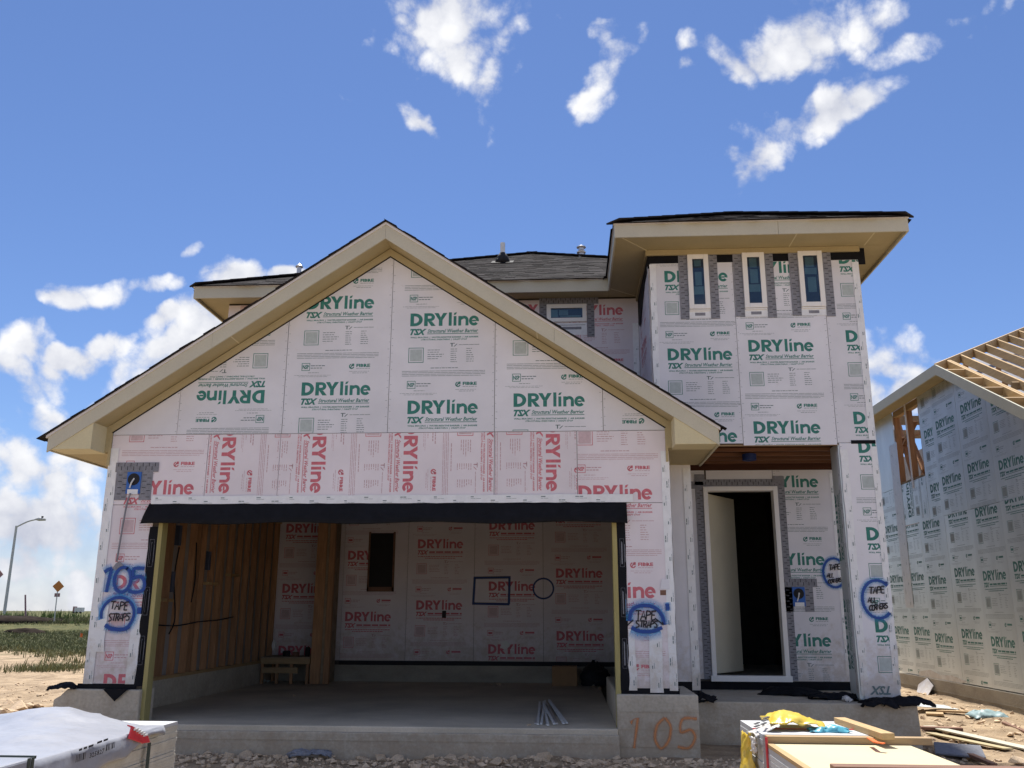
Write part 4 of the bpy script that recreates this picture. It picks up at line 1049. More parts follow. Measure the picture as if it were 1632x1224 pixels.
# main hip roof over the upper floor
EZ, EY, EX0, EX1, PS = 5.505, 2.40, -.31, 9.49, .5
cs = 1/math.sqrt(1+PS*PS); hwid = (EX1-EX0)/2; ax = (EX0+EX1)/2
roof_slope(H, (EX0, EY, EZ), (1, 0, 0), unit((0, 1, PS)), [(0, 0), (2*hwid, 0), (hwid, hwid/cs)], seed=5)
roof_slope(H, (EX0, 14.6, EZ), (0, -1, 0), unit((1, 0, PS)), [(0, 0), (14.6-EY, 0), (14.6-EY-hwid, hwid/cs), (hwid, hwid/cs)], seed=6)
roof_slope(H, (EX1, EY, EZ), (0, 1, 0), unit((-1, 0, PS)), [(0, 0), (14.6-EY, 0), (14.6-EY-hwid, hwid/cs), (hwid, hwid/cs)], seed=7)
roof_slope(H, (EX1, 14.6, EZ), (-1, 0, 0), unit((0, -1, PS)), [(0, 0), (2*hwid, 0), (hwid, hwid/cs)], tabs=False)
def hipcap(p, q):
    p, q = np.array(p), np.array(q); n = int(np.linalg.norm(q-p)/.28); mb = MB()
    for i in range(n):
        a = p+(q-p)*i/n; b = p+(q-p)*(i+1.15)/n; a[2] += .018; b[2] += .012
        mb.beam(a, b, .22, .02)
    mb.build('hip_caps', M['shingle'], H)
AP = (ax, EY+hwid, EZ+PS*hwid)
hipcap((EX0, EY, EZ), AP); hipcap((EX1, EY, EZ), AP); hipcap((ax, EY+hwid, AP[2]), (ax, 14.6-hwid, AP[2]))
def board(name, x0, x1, y0, y1, z0, z1, m='trim', parent=H, **k):
    mb = MB().box(x0, x1, y0, y1, z0, z1); return part(name, mb, M[m], parent, **k)
FZ0, FZ1, SZ = 5.318, 5.488, 5.362
TX0, TX1, TY = 5.888, 9.472, .53
board('fascia_board', EX0+.02, 3.1, EY+.03, EY+.052, FZ0, FZ1); board('fascia_board', 3.104, TX0, EY+.03, EY+.052, FZ0, FZ1)
board('fascia_board', EX0+.02, EX0+.042, EY+.053, 14.5, FZ0, FZ1)
board('drip_edge', EX0+.005, TX0+.01, EY+.018, EY+.05, FZ1+.001, FZ1+.016, 'drip')
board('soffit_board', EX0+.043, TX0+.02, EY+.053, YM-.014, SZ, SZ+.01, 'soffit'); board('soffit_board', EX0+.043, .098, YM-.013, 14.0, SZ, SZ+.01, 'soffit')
# tower roof
ty = TY-.03; th = (EX1-5.87)/2; tx = (EX1+5.87)/2
roof_slope(H, (5.87, ty, EZ), (1, 0, 0), unit((0, 1, PS)), [(0, 0), (2*th, 0), (th, th/cs)], seed=8)
roof_slope(H, (5.87, ty+2*th+1.9, EZ), (0, -1, 0), unit((1, 0, PS)), [(1.9+th*.0, 0), (2*th+1.9, 0), (th+1.9, th/cs), (1.9-1.9+.0+th*.0, th/cs)][:3]+[(1.9-th*.0-1.825+.0, th/cs)], seed=9)
roof_slope(H, (EX1, ty, EZ), (0, 1, 0), unit((-1, 0, PS)), [(0, 0), (1.95, 0), (3.75, th/cs), (th, th/cs)], seed=10)
hipcap((5.87, ty, EZ), (tx, ty+th, EZ+PS*th)); hipcap((EX1, ty, EZ), (tx, ty+th, EZ+PS*th)); hipcap((tx, ty+th, EZ+PS*th), (tx, 4.2, EZ+PS*th))
board('fascia_board', TX0, 7.9, TY, TY+.022, FZ0, FZ1); board('fascia_board', 7.904, TX1, TY, TY+.022, FZ0, FZ1)
board('fascia_board', TX0, TX0+.022, TY+.023, EY+.029, FZ0, FZ1); board('fascia_board', TX1-.022, TX1, TY+.023, 14.5, FZ0, FZ1)
board('drip_edge', TX0-.012, TX1+.012, TY-.012, TY+.02, FZ1+.001, FZ1+.016, 'drip'); board('drip_edge', TX0-.012, TX0+.02, TY+.021, EY+.017, FZ1+.001, FZ1+.016, 'drip')
board('soffit_board', TX0+.03, 8.15, TY+.023, YT-.045, SZ, SZ+.01, 'soffit'); board('soffit_board', 8.156, 9.1, TY+.023, YT-.045, SZ, SZ+.01, 'soffit'); board('soffit_board', 9.106, TX1-.023, TY+.023, YT-.045, SZ, SZ+.01, 'soffit')
board('soffit_board', TX0+.023, XT0-.02, YT-.043, YM-.014, SZ, SZ+.01, 'soffit'); board('soffit_board', XT1+.02, TX1-.023, YT-.043, 14., SZ, SZ+.01, 'soffit')
for xx in (8.153, 9.103): board('soffit_joint', xx-.008, xx+.008, TY+.03, YT-.05, SZ-.002, SZ+.002, 'return')
for (p, q) in (((TX0+.04, TY+.04, SZ-.002), (XT0-.01, YT-.01, SZ-.002)), ((5.93, EY+.07, SZ-.002), (XT0-.02, YM-.03, SZ-.002))):
    mb = MB(); mb.beam(p, q, .014, .006); part('soffit_joint', mb, M['return'])
board('frieze_board', XT0-.02, XT1+.02, YT-.042, YT-.012, 5.288, SZ-.001, 'soffit'); board('frieze_board', XT0-.042, XT0-.018, YT-.04, YM-.02, 5.288, SZ-.001, 'soffit')
# pipes through the roof
def on_front_slope(px, py):
    d = _ray(px, py); # z = EZ + PS (y-EY)
    t = (EZ+PS*(CAM[1]-EY)-CAM[2])/(d[2]-PS*d[1]); return CAM+d*t
b = on_front_slope(801, 419); tpz = onY(802, 387.5, b[1])[2]
mb = MB(); mb.tube([(b[0], b[1], b[2]-.05), (b[0], b[1], tpz)], .045, 14); vp = part('vent_pipe', mb, M['pvc'], smooth=False)
mb = MB(); mb.tube([(b[0], b[1], b[2]-.02), (b[0], b[1], b[2]+.12), (b[0], b[1], b[2]+.19)], [.15, .10, .056], 16); part('pipe_boot', mb, M['black'], vp, smooth=True)
mb = MB(); mb.prism([(b[0]-.2, b[1]-.2, b[2]-.075), (b[0]+.2, b[1]-.2, b[2]-.075), (b[0]+.2, b[1]+.2, b[2]+.125), (b[0]-.2, b[1]+.2, b[2]+.125)], unit((0, -PS, 1)), .006); part('flashing_plate', mb, M['membrane'], vp)
def cap_vent(px, y, ybot, ytop, r, two):
    Y = y; p = onY(px, ybot, Y); q = onY(px, ytop, Y)
    hgt = q[2]-p[2]; c = (p[0], Y)
    mb = MB(); mb.tube([(c[0], c[1], p[2]-.5), (c[0], c[1], p[2]+hgt*.9)], r*.62, 16); v = part('vent_pipe', mb, M['metal'], smooth=False)
    mb = MB(); mb.tube([(c[0], c[1], p[2]+hgt*.72), (c[0], c[1], p[2]+hgt*.80), (c[0], c[1], p[2]+hgt*1.0)], [r, r*1.02, r*.25], 18); part('vent_cap', mb, M['metal'], v)
    if two:
        mb = MB(); mb.tube([(c[0], c[1], p[2]+hgt*.12), (c[0], c[1], p[2]+hgt*.22), (c[0], c[1], p[2]+hgt*.42)], [r*.95, r, r*.62], 18); part('vent_collar', mb, M['metal'], v)
cap_vent(926.5, 6.3, 405, 391, .09, True)
cap_vent(476, 4.6, 440, 420.5, .065, False)

# ================================================================== NEIGHBOUR HOUSE
XN = 12.2
NH = thing('house', (14.5, 6.0, -1.0), 'neighbouring unfinished house of silvery printed sheathing with bare roof rafters', 'house')
PN = Plane((XN, 0, 0), (0, -1, 0), (0, 0, 1))
def nx(x, y, X=XN): q = onX(x, y, X); return (-q[1], q[2])
zl = lambda u: -.40
seamz = nx(1507, 822)[1]
crn = onX(1489, 581, 11.85); CY, CZ = crn[1], crn[2]
rk = onX(1632, 651, 11.85); RS = (CZ-rk[2])/(CY-rk[1])
zr = lambda y: CZ + RS*(min(y, CY)-CY)
LU = [-9.4, -8.36, -7.15, -6.03, -4.95, -3.83, -2.72, -1.6, -.5]
ua = nx(1535, 919); ub = nx(1441, 1010)
def nanc(u, rows): return [(u+.17, r, 0, 4, 4) for r in rows]
for i in range(len(LU)-1):
    u0, u1 = LU[i], LU[i+1]; sz = seamz+random.uniform(-.015, .015)
    sheath(NH, PN, rc(u0, -.40, u1, sz), 'green', nanc(u0, [ua[1]+(.0 if i != 4 else .0)-.10*(i % 2)]), base='sheath_silver', tpl=TPLC, ticks=False)
UU = [-7.80, -7.21, -6.11, -4.99, -3.9, -2.8, -1.7, -.5]
top = lambda u: zr(-u)-.172
ut = nx(1534, 671)
for i in range(len(UU)-1):
    u0, u1 = UU[i], UU[i+1]
    kk = [(u0, seamz), (u1, seamz), (u1, top(u1))] + ([(-CY, top(-CY))] if u0 < -CY < u1 else []) + [(u0, top(u0))]
    sheath(NH, PN, kk, 'green', nanc(u0, [ut[1]+.06*(i % 3)]), base='sheath_silver', tpl=TPLC, ticks=False)
oz = nx(1445, 770)[1]; otop = top(-9)-.05
sheath(NH, PN, rc(-10.6, oz-.02, -9.22, top(-9)), 'green', [], base='sheath_silver', ticks=False)
sheath(NH, PN, rc(-9.22, seamz, -7.80, oz), 'green', [(-8.7, oz-.7, pi/2, 2, 2)], base='sheath_silver', tpl=TPLC, ticks=False)
tape(NH, PN, -9.55, .9, -9.1, oz+.9, .016, 'corner_tape', wave=.012)
sheath(NH, PN, rc(-10.6, -.4, -9.4, oz-.02), 'green', nanc(-10.5, [ua[1]]), base='sheath_silver', tpl=TPLC, ticks=False)
# framing seen in the unsheathed bay
for u in (-9.20, -8.50, -7.84):
    mb = MB(); mb.prism(PN.pts(rc(u, oz, u+.05, top(-9)), .0), PN.n, .12); part('stud', mb, M['wood'], NH)
mb = MB(); mb.prism(PN.pts(rc(-9.2, oz-.0, -7.8, oz+.045), .001), PN.n, .12); part('sill_plate', mb, M['wood_y'], NH)
mb = MB(); mb.prism(PN.pts(rc(-9.2, otop-.08, -7.8, otop+.05), .001), PN.n, .12); part('top_plate', mb, M['wood_y'], NH)
mb = MB(); mb.prism(PN.pts(rc(-8.47, oz-.15, -8.42, otop+.1), .03), PN.n, .02); part('brace', mb, M['frame_white'], NH)
for (y0, z0, y1, z1) in ((8.6, oz, 9.4, otop-.3), (9.3, oz+.1, 9.9, otop), (8.6, otop-.5, 10.3, otop-.35), (8.9, otop-.2, 10.3, otop-.9), (8.4, oz+.6, 8.9, oz+.05)):
    mb = MB(); mb.beam((XN+.35, y0, z0), (XN+.35, y1, z1), .045, .10, (1, 0, 0)); part('web', mb, M['wood'], NH)
mb = MB().box(XN+1.6, XN+1.65, 6.2, 17.5, -.3, otop-.25); part('inner_wall', mb, M['inner_face'], NH)
mb = MB().box(XN+.015, XN+.09, .5, 7.78, -.4, CZ-3.2); mb.prism([(XN+.015, 7.78, CZ-3.3), (XN+.015, .5, CZ-3.3), (XN+.015, .5, zr(.5)-.2), (XN+.015, CY, CZ-.2), (XN+.015, 7.78, CZ-.2)], (-1, 0, 0), .07); part('wall_framing', mb, M['core'], NH)
mb = MB().box(XN-.03, XN+4, -.4, 12, -1.6, -.415); part('stem_wall', mb, M['concrete_dark'], NH, bevel=.01)
for z in (-.62, -.82): mb = MB().box(XN-.034, XN-.02, -.39, 12, z-.005, z+.005); part('form_ridge', mb, M['concrete_dark'], NH)
mb = MB(); mb.prism(PN.pts([(-9.2, -.41), (-7.2, -.41), (-7.0, -.36), (-7.6, -.30), (-8.1, -.33), (-8.6, -.26), (-9.2, -.33)], .016), PN.n, .002); part('loose_facing', mb, M['tape_white'], NH)
# barge / fascia and soffit
XB = 11.85
fb = lambda y, d: (XB, y, zr(y)-d)
for (y0, y1) in ((12.5, 9.0), (9.0, CY)):
    mb = MB(); mb.prism([fb(y0, 0), fb(y1-.002, 0), fb(y1-.002, .19), fb(y0, .19)], (-1, 0, 0), .03); part('fascia_board', mb, M['trim'], NH)
for (y0, y1) in ((CY, 3.1), (3.098, .1)):
    mb = MB(); mb.prism([fb(y0, 0), fb(y1, 0), fb(y1, .19), fb(y0, .19)], (-1, 0, 0), .03); part('barge_board', mb, M['trim'], NH)
mb = MB(); mb.prism([(XB+.03, 12.5, CZ-.17), (XB+.03, CY, CZ-.17), (XN, CY, CZ-.17), (XN, 12.5, CZ-.17)], (0, 0, -1), .01); part('soffit_board', mb, M['soffit'], NH)
mb = MB(); mb.prism([(XB+.03, CY, CZ-.17), (XB+.03, .1, zr(.1)-.17), (XN, .1, zr(.1)-.17), (XN, CY, CZ-.17)], unit((0, RS, -1)), .01); part('soffit_board', mb, M['soffit'], NH)
# rafters of the front slope, lookouts, hip rafter
yh0 = CY-.05
for k in range(12):
    x = XN+.02+.46*k + (.0 if k else 0)
    yt = CY+(x-XB)*1.0; zt = CZ+RS*(yt-CY)
    for dx in ((0, .05) if k == 0 else (0,)):
        mb = MB(); mb.beam((x+dx, .15, zr(.15)-.075), (x+dx, yt, zt-.075), .042, .145, (0, -RS, 1)); part('rafter', mb, M['wood_y'], NH)
    if k % 2 == 0 and k: 
        for yy in (2.6+.3*k, 4.4+.2*k):
            zz = CZ+RS*(yy-CY)-.10; mb = MB(); mb.beam((x-.59, yy, zz), (x-.03, yy, zz), .042, .13, (0, -RS, 1)); part('blocking', mb, M['wood_x'], NH)
for yy in np.arange(CY-.35, .4, -.62):
    zz = CZ+RS*(yy-CY)-.075
    mb = MB(); mb.beam((XB+.032, yy, zz), (XN-.005, yy, zz), .042, .13, (0, -RS, 1)); part('lookout', mb, M['wood_x'], NH)
hp0 = np.array((XB+.04, CY+.02, CZ-.06)); hp1 = hp0+np.array((5.6, 5.6, 5.6*RS)); mb = MB(); mb.beam(hp0, hp1, .045, .17); part('hip_rafter', mb, M['wood_y'], NH)
# webs of the trusses below, and grey underlay seen between the rafters
for k in range(1, 8):
    x = XN+.06+.61*k
    zc = CZ-.55
    mb = MB(); mb.beam((x, 2.2, zc-1.4), (x, 9.5, zc-1.4), .04, .09); part('tie', mb, M['wood_y'], NH)
    for yy in (4.2, 5.6, 7.0):
        zz = CZ+RS*(yy-CY)-.16
        if yy < CY+(x-XB): mb = MB(); mb.beam((x, yy, zz), (x, yy+.9, zc-1.38), .04, .09, (1, 0, 0)); part('web', mb, M['wood'], NH)
mb = MB(); yl = lambda y, d: CZ+RS*(y-CY)-d
mb.add([(xx, yy, yl(yy, .40)) for xx, yy in ((12.5, 3.5), (16.2, 3.5), (16.2, 9.2), (14.6, 9.2), (13.2, 7.8), (12.5, 6.9))], [(0, 1, 2, 3, 4, 5)])
ul = part('underlay', mb, M['tape_grey'], NH); so2 = ul.modifiers.new('thick', 'SOLIDIFY'); so2.thickness = .004
mb = MB(); mb.beam((XN+.0, 9.9, CZ-.2), (XN+5, 9.9, CZ-.2), .05, .2); mb.beam((XN+.0, 11.5, CZ-.2), (XN+5, 11.5, CZ-.2), .05, .2); part('header_board', mb, M['wood_x'], NH)
# ================================================================== GROUND
_vt = {}
def vnoise(x, y, s, seed):
    if seed not in _vt: _vt[seed] = np.random.default_rng(seed).random((256, 256))
    T = _vt[seed]
    x = np.asarray(x)*s; y = np.asarray(y)*s; xi = np.floor(x).astype(int); yi = np.floor(y).astype(int); fx = x-xi; fy = y-yi
    fx = fx*fx*(3-2*fx); fy = fy*fy*(3-2*fy); g = lambda a, b: T[a % 256, b % 256]
    return (g(xi, yi)*(1-fx)+g(xi+1, yi)*fx)*(1-fy)+(g(xi, yi+1)*(1-fx)+g(xi+1, yi+1)*fx)*fy
def fbm(x, y, s, seed, o=5):
    t = 0; a = .5
    for k in range(o): t = t+a*(vnoise(x, y, s*2**k, seed+k)-.5); a *= .5
    return t
def ss(a, b, x): t = np.clip((np.asarray(x, float)-a)/(b-a), 0, 1); return t*t*(3-2*t)
def gh(x, y):
    x = np.asarray(x, float); y = np.asarray(y, float)
    h = -.70+.10*fbm(x, y, .35, 1)+.09*fbm(x, y, 1.8, 11)
    nearh = ss(-1.6, -.3, y)*(1-ss(3, 6, y))*ss(-3, -1, x)*(1-ss(8, 10, x))
    h = h+nearh*.05
    gap = ss(8.8, 9.6, x)*(1-ss(16, 20, x))*ss(-4, 0, y)*(1-ss(16, 24, y))
    h = h+gap*(-.10+.10*ss(9.2, 12, x))
    pile = np.exp(-(((x+2.4)/1.3)**2+((y-3.2)/.9)**2)); h = h+pile*.22
    far = ss(20, 60, y); h = h*(1-far)+far*(-.55+.5*fbm(x, y, .06, 21))
    berm = np.exp(-((y-58-.02*x)/4.5)**2)*ss(-60, -40, -np.abs(x+25)); h = h+berm*(.75+.5*fbm(x, y, .25, 31))
    veryfar = ss(70, 160, y); h = h*(1-veryfar)+veryfar*(-.25)
    return h
def axis(lo, hi, step, far, n):
    a = np.arange(lo, hi+1e-6, step); k = np.geomspace(step, far, n); 
    return np.r_[lo-np.cumsum(k)[::-1], a, hi+np.cumsum(k)]
gx = axis(-13, 15, .10, 420, 46); gy = axis(-4, 13, .10, 420, 46)
X, Y = np.meshgrid(gx, gy); Zg = gh(X, Y)
nxg, nyg = len(gx), len(gy)
I = np.arange(nxg*nyg).reshape(nyg, nxg)
Fq = np.stack([I[:-1, :-1], I[:-1, 1:], I[1:, 1:], I[1:, :-1]], -1).reshape(-1, 4)
def ground_mat():
    m = bpy.data.materials.new('dirt'); m.use_nodes = True; t = m.node_tree; b = t.nodes['Principled BSDF']; b.inputs['Roughness'].default_value = .95; b.inputs['Specular IOR Level'].default_value = .15
    tcn = t.nodes.new('ShaderNodeTexCoord'); sp = t.nodes.new('ShaderNodeSeparateXYZ'); t.links.new(tcn.outputs['Object'], sp.inputs[0])
    def noise(sc, det=6, rough=.6):
        n = t.nodes.new('ShaderNodeTexNoise'); n.inputs['Scale'].default_value = sc; n.inputs['Detail'].default_value = det; n.inputs['Roughness'].default_value = rough; t.links.new(tcn.outputs['Object'], n.inputs['Vector']); return n.outputs['Fac']
    def mr(v, a, bb, c=0., d=1., smooth=True):
        n = t.nodes.new('ShaderNodeMapRange'); n.interpolation_type = 'SMOOTHSTEP' if smooth else 'LINEAR'; t.links.new(v, n.inputs['Value'])
        for k, q in zip(('From Min', 'From Max', 'To Min', 'To Max'), (a, bb, c, d)): n.inputs[k].default_value = q
        return n.outputs[0]
    def mix(f, a, bb):
        n = t.nodes.new('ShaderNodeMix'); n.data_type = 'RGBA'; t.links.new(f, n.inputs['Factor'])
        for k, q in (('A', a), ('B', bb)):
            if isinstance(q, tuple): n.inputs[k].default_value = (*q, 1)
            else: t.links.new(q, n.inputs[k])
        return n.outputs['Result']
    def mt(op, a, bb):
        n = t.nodes.new('ShaderNodeMath'); n.operation = op; n.use_clamp = True
        for i, q in enumerate((a, bb)):
            if isinstance(q, (int, float)): n.inputs[i].default_value = q
            else: t.links.new(q, n.inputs[i])
        return n.outputs[0]
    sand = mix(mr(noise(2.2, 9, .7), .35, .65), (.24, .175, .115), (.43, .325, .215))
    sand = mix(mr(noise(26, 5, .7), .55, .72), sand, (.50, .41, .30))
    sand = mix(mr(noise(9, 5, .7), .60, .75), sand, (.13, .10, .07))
    dirt = mix(mr(noise(3.0, 9, .7), .35, .65), (.024, .016, .011), (.055, .038, .026))  # brown soil between the houses, darkened to stand in for shade there
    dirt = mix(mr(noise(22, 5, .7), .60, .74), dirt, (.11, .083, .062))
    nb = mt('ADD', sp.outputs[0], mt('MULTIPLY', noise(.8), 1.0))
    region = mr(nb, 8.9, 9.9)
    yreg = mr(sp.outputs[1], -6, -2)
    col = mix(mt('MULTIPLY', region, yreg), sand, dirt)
    green = mix(mr(noise(1.2, 8, .7), .35, .65), (.06, .068, .026), (.125, .115, .05))
    yy = t.nodes.new('ShaderNodeMath'); yy.operation = 'MULTIPLY_ADD'; t.links.new(noise(.35, 6), yy.inputs[0]); yy.inputs[1].default_value = 22.; t.links.new(sp.outputs[1], yy.inputs[2])
    gmask = mr(yy.outputs[0], 30, 36)
    col = mix(gmask, col, green)
    t.links.new(col, b.inputs['Base Color'])
    bp = t.nodes.new('ShaderNodeBump'); bp.inputs['Strength'].default_value = .9; bp.inputs['Distance'].default_value = .03
    t.links.new(noise(14, 9, .7), bp.inputs['Height']); t.links.new(bp.outputs[0], b.inputs['Normal']); return m
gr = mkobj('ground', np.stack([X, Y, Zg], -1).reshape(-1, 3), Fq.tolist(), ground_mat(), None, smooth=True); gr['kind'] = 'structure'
def G(px, py, z0=-.7):
    q = onZ(px, py, z0)
    for _ in range(4): q = onZ(px, py, float(gh(q[0], q[1])))
    return q

# ---- stones
def rock_mesh(seed, n=14, name='rock'):
    r = random.Random(seed); bm = bmesh.new()
    for i in range(n):
        v = Vector((r.gauss(0, 1), r.gauss(0, 1), r.gauss(0, 1))).normalized(); k = r.uniform(.75, 1.05); bm.verts.new((v.x*k, v.y*k*.8, v.z*k*.6))
    bmesh.ops.convex_hull(bm, input=bm.verts[:]); me = bpy.data.meshes.new(name); 
    for v in list(bm.verts):
        if not v.link_faces: bm.verts.remove(v)
    bm.to_mesh(me); bm.free(); me.materials.append(M['rock']); return me
RM = [rock_mesh(s, random.Random(s).randint(10, 16)) for s in range(8)]
def rock(x, y, s, label, group, z=None):
    o = bpy.data.objects.new('rock', random.choice(RM)); COL.objects.link(o)
    z = float(gh(x, y)) if z is None else z
    o.location = (x, y, z+s*.22); o.scale = (s*random.uniform(.8, 1.3), s*random.uniform(.8, 1.2), s*random.uniform(.7, 1.1)); o.rotation_euler = (random.uniform(-.4, .4), random.uniform(-.4, .4), random.uniform(0, 6.3))
    tag(o, label, 'rock', group); return o
rr = random.Random(21)
for (px, py, s) in ((403, 1198, .10), (432, 1193, .07), (545, 1197, .06), (600, 1190, .09), (622, 1198, .11), (640, 1203, .08), (692, 1203, .09), (722, 1205, .10), (741, 1203, .07), (790, 1215, .10), (866, 1206, .10), (952, 1214, .07), (985, 1213, .06), (335, 1199, .07), (362, 1205, .08), (480, 1203, .06), (512, 1206, .07), (575, 1208, .06), (660, 1214, .06), (706, 1214, .07), (752, 1212, .06), (820, 1205, .06), (905, 1211, .06), (300, 1210, .08), (880, 1219, .08)):
    q = G(px, py+4); rock(q[0], min(q[1], -.24), s*1.0, 'pale limestone rock in the gravel along the foot of the garage slab', 'limestone rocks along the garage slab')
for (px, py, s) in ((16, 1133, .16), (30, 1140, .2), (38, 1150, .16), (8, 1148, .18), (22, 1152, .15), (46, 1138, .12), (4, 1160, .14), (60, 1128, .10), (70, 1122, .10), (12, 1120, .13)):
    q = G(px, py+4); rock(q[0], q[1], s, 'tan stone in the rubble heap beyond the wrapped stack', 'stones of the rubble heap left of the house')
for (px, py, s) in ((1503, 1132, .10), (1517, 1131, .13), (1545, 1142, .09), (1530, 1150, .08), (1512, 1146, .07), (1562, 1152, .08), (1590, 1150, .07), (1604, 1147, .10), (1610, 1172, .09), (1498, 1152, .07), (1485, 1178, .06), (1540, 1190, .08), (1575, 1135, .07), (1622, 1170, .08), (1627, 1216, .14)):
    q = G(px, py+2); rock(q[0], q[1], s*.9, 'brown stone on the bare dirt between the two houses', 'stones on the dirt between the houses')
# loose gravel, too small and too many to count
def gravel(name, pts, smin, smax, seed):
    r = np.random.default_rng(seed); base = []
    for me in RM[:5]:
        V = np.array([v.co[:] for v in me.vertices]); F = [tuple(p.vertices) for p in me.polygons]; base.append((V, F))
    Vs, Fs, b = [], [], 0
    PZ = gh(np.array([q[0] for q in pts]), np.array([q[1] for q in pts]))
    for (x, y), pz in zip(pts, PZ):
        V, F = base[r.integers(5)]; s = smin*(smax/smin)**(r.random()**2.2); a = r.random()*6.28; c, sn = cos(a), sin(a)
        W = V*s*r.uniform(.7, 1.3, 3); W = np.stack([W[:, 0]*c-W[:, 1]*sn, W[:, 0]*sn+W[:, 1]*c, W[:, 2]], 1)+np.array([x, y, pz+s*.2]); Vs.append(W); Fs += [tuple(i+b for i in f) for f in F]; b += len(V)
    o = mkobj(name, np.concatenate(Vs), Fs, M['rock'], None); o['kind'] = 'stuff'; return o
gp = [(random.uniform(.3, 9.6), -.2-abs(random.gauss(0, .75))) for _ in range(3600)] + [(random.uniform(-6, .0), random.uniform(-2, 9)) for _ in range(2200)] + [(random.uniform(9.3, 12.1), random.uniform(-2, 9)) for _ in range(1500)]
gp = [(x, y) for x, y in gp if not (-.3 < x < 6.7 and y > -.16) and not (6.5 < x < 9.2 and y > .9)]
gravel('gravel', gp, .010, .06, 5)

# ---- grass, weeds
def blades(name, n, region, hmin, hmax, m, seed, lean=.5, w=.012, per=5):
    r = np.random.default_rng(seed); Vs = []; 
    cx, cy = region(r, n)
    z = gh(cx, cy); k = len(cx); V = []; 
    for j in range(per):
        ox = r.normal(0, .06, k); oy = r.normal(0, .06, k); h = r.uniform(hmin, hmax, k); a = r.uniform(0, 6.28, k); l = r.uniform(.1, lean, k)*h; ww = w*r.uniform(.6, 1.5, k)*(1+cy.clip(0)/22)
        b = r.uniform(0, 3.14, k); dx, dy = np.cos(b)*ww/2, np.sin(b)*ww/2
        p0 = np.stack([cx+ox-dx, cy+oy-dy, z-.02], 1); p1 = np.stack([cx+ox+dx, cy+oy+dy, z-.02], 1)
        p2 = np.stack([cx+ox+np.cos(a)*l*.4+dx*.6, cy+oy+np.sin(a)*l*.4+dy*.6, z+h*.6], 1); p4 = np.stack([cx+ox+np.cos(a)*l*.4-dx*.6, cy+oy+np.sin(a)*l*.4-dy*.6, z+h*.6], 1); p3 = np.stack([cx+ox+np.cos(a)*l, cy+oy+np.sin(a)*l, z+h], 1)
        V.append(np.stack([p0, p1, p2, p4, p3], 1).reshape(-1, 3))
    V = np.concatenate(V); t = len(V)//5; b = np.arange(t)*5
    F = [(i, i+1, i+2, i+3) for i in b.tolist()]+[(i+3, i+2, i+4) for i in b.tolist()]
    o = mkobj(name, V, F, m, None); o['kind'] = 'stuff'; return o
def reg_field(r, n):
    y = 21+39*r.random(n)**1.15; x = (-1.25+1.0*r.random(n))*(y+9.85)+5.2
    keep = (fbm(x, y, .25, 41)+.10*(y-27)/3 > r.normal(.02, .14, n)); return x[keep], y[keep]
blades('field_grass', 30000, reg_field, .06, .22, M['grass'], 1, .8, .016, 5)
def reg_far(r, n):
    y = 58+30*r.random(n)**1.5; x = (-1.25+1.0*r.random(n))*(y+9.85)+5.2; return x, y
blades('tall_weeds', 6000, reg_far, .25, .8, M['weed'], 2, .5, .02, 5)
def reg_tuft(r, n):
    q = [G(80, 1068), G(60, 1070), G(100, 1066)]; i = r.integers(0, 3, n); x = np.array([q[k][0] for k in i])+r.normal(0, .5, n); y = np.array([q[k][1] for k in i])+r.normal(0, .4, n); return x, y
blades('grass_tuft', 260, reg_tuft, .08, .22, M['grass'], 3, .9, .012, 4)
def reg_edge(r, n):
    y = 12+17*r.random(n)**.6; x = (-1.25+1.0*r.random(n))*(y+9.85)+5.2; keep = fbm(x, y, .5, 51) > .17-.012*(y-12); return x[keep], y[keep]
blades('sparse_grass', 7000, reg_edge, .08, .3, M['grass'], 4, .9, .014, 4)
# dark soil mounds at the field edge
for (px, py, Yd, sx, sy, sz) in ((14, 982, 56, 4.0, 1.6, .5), (42, 989, 44, 1.3, .7, .38)):
    q = onY(px, py, Yd); bm = bmesh.new(); bmesh.ops.create_icosphere(bm, subdivisions=4, radius=1)
    for v in bm.verts:
        n = 1+.5*float(fbm(v.co.x*2+px, v.co.y*2, 1.2, 61)); v.co = Vector((v.co.x*sx*n, v.co.y*sy*n, v.co.z*sz*n))
    me = bpy.data.meshes.new('soil_mound'); bm.to_mesh(me); bm.free(); me.materials.append(M['soil']); me.polygons.foreach_set('use_smooth', [True]*len(me.polygons))
    o = bpy.data.objects.new('soil_mound', me); COL.objects.link(o); o.location = (q[0], Yd, float(gh(q[0], Yd))); 
    tag(o, 'long mound of dark soil under the street lamp' if px < 30 else 'low heap of dark soil in the grass before the field', 'soil mound')

# ================================================================== FAR LEFT: lamp, signs, posts, truck
Yl = 62.0
b0 = onY(6.5, 975, Yl); k = onY(27, 838, Yl); e = onY(66, 828, Yl)
bx = (b0[0]+k[0])/2; gz = float(gh(bx, Yl))
t = thing('street_lamp', (bx, Yl, gz), 'grey street lamp with a curved arm rising from the field at the left', 'street lamp')
mb = MB(); mb.tube([(bx, Yl, gz-.2), (bx, Yl, k[2])], [.13, .09], 12); part('pole', mb, M['galv_pole'], t)
arm = smooth_path([(bx, Yl, k[2]-.1), (bx+(e[0]-bx)*.45, Yl, k[2]+.35), (e[0]-.4, Yl, e[2]+.02)], 6); mb = MB(); mb.tube(arm, .06, 8); part('arm', mb, M['galv_pole'], t)
mb = MB(); mb.tube([(e[0]-.5, Yl, e[2]+.02), (e[0]-.2, Yl, e[2]+.04), (e[0]+.35, Yl, e[2]-.0)], [.07, .16, .10], 10); part('lamp_head', mb, M['galv_pole'], t, smooth=True)
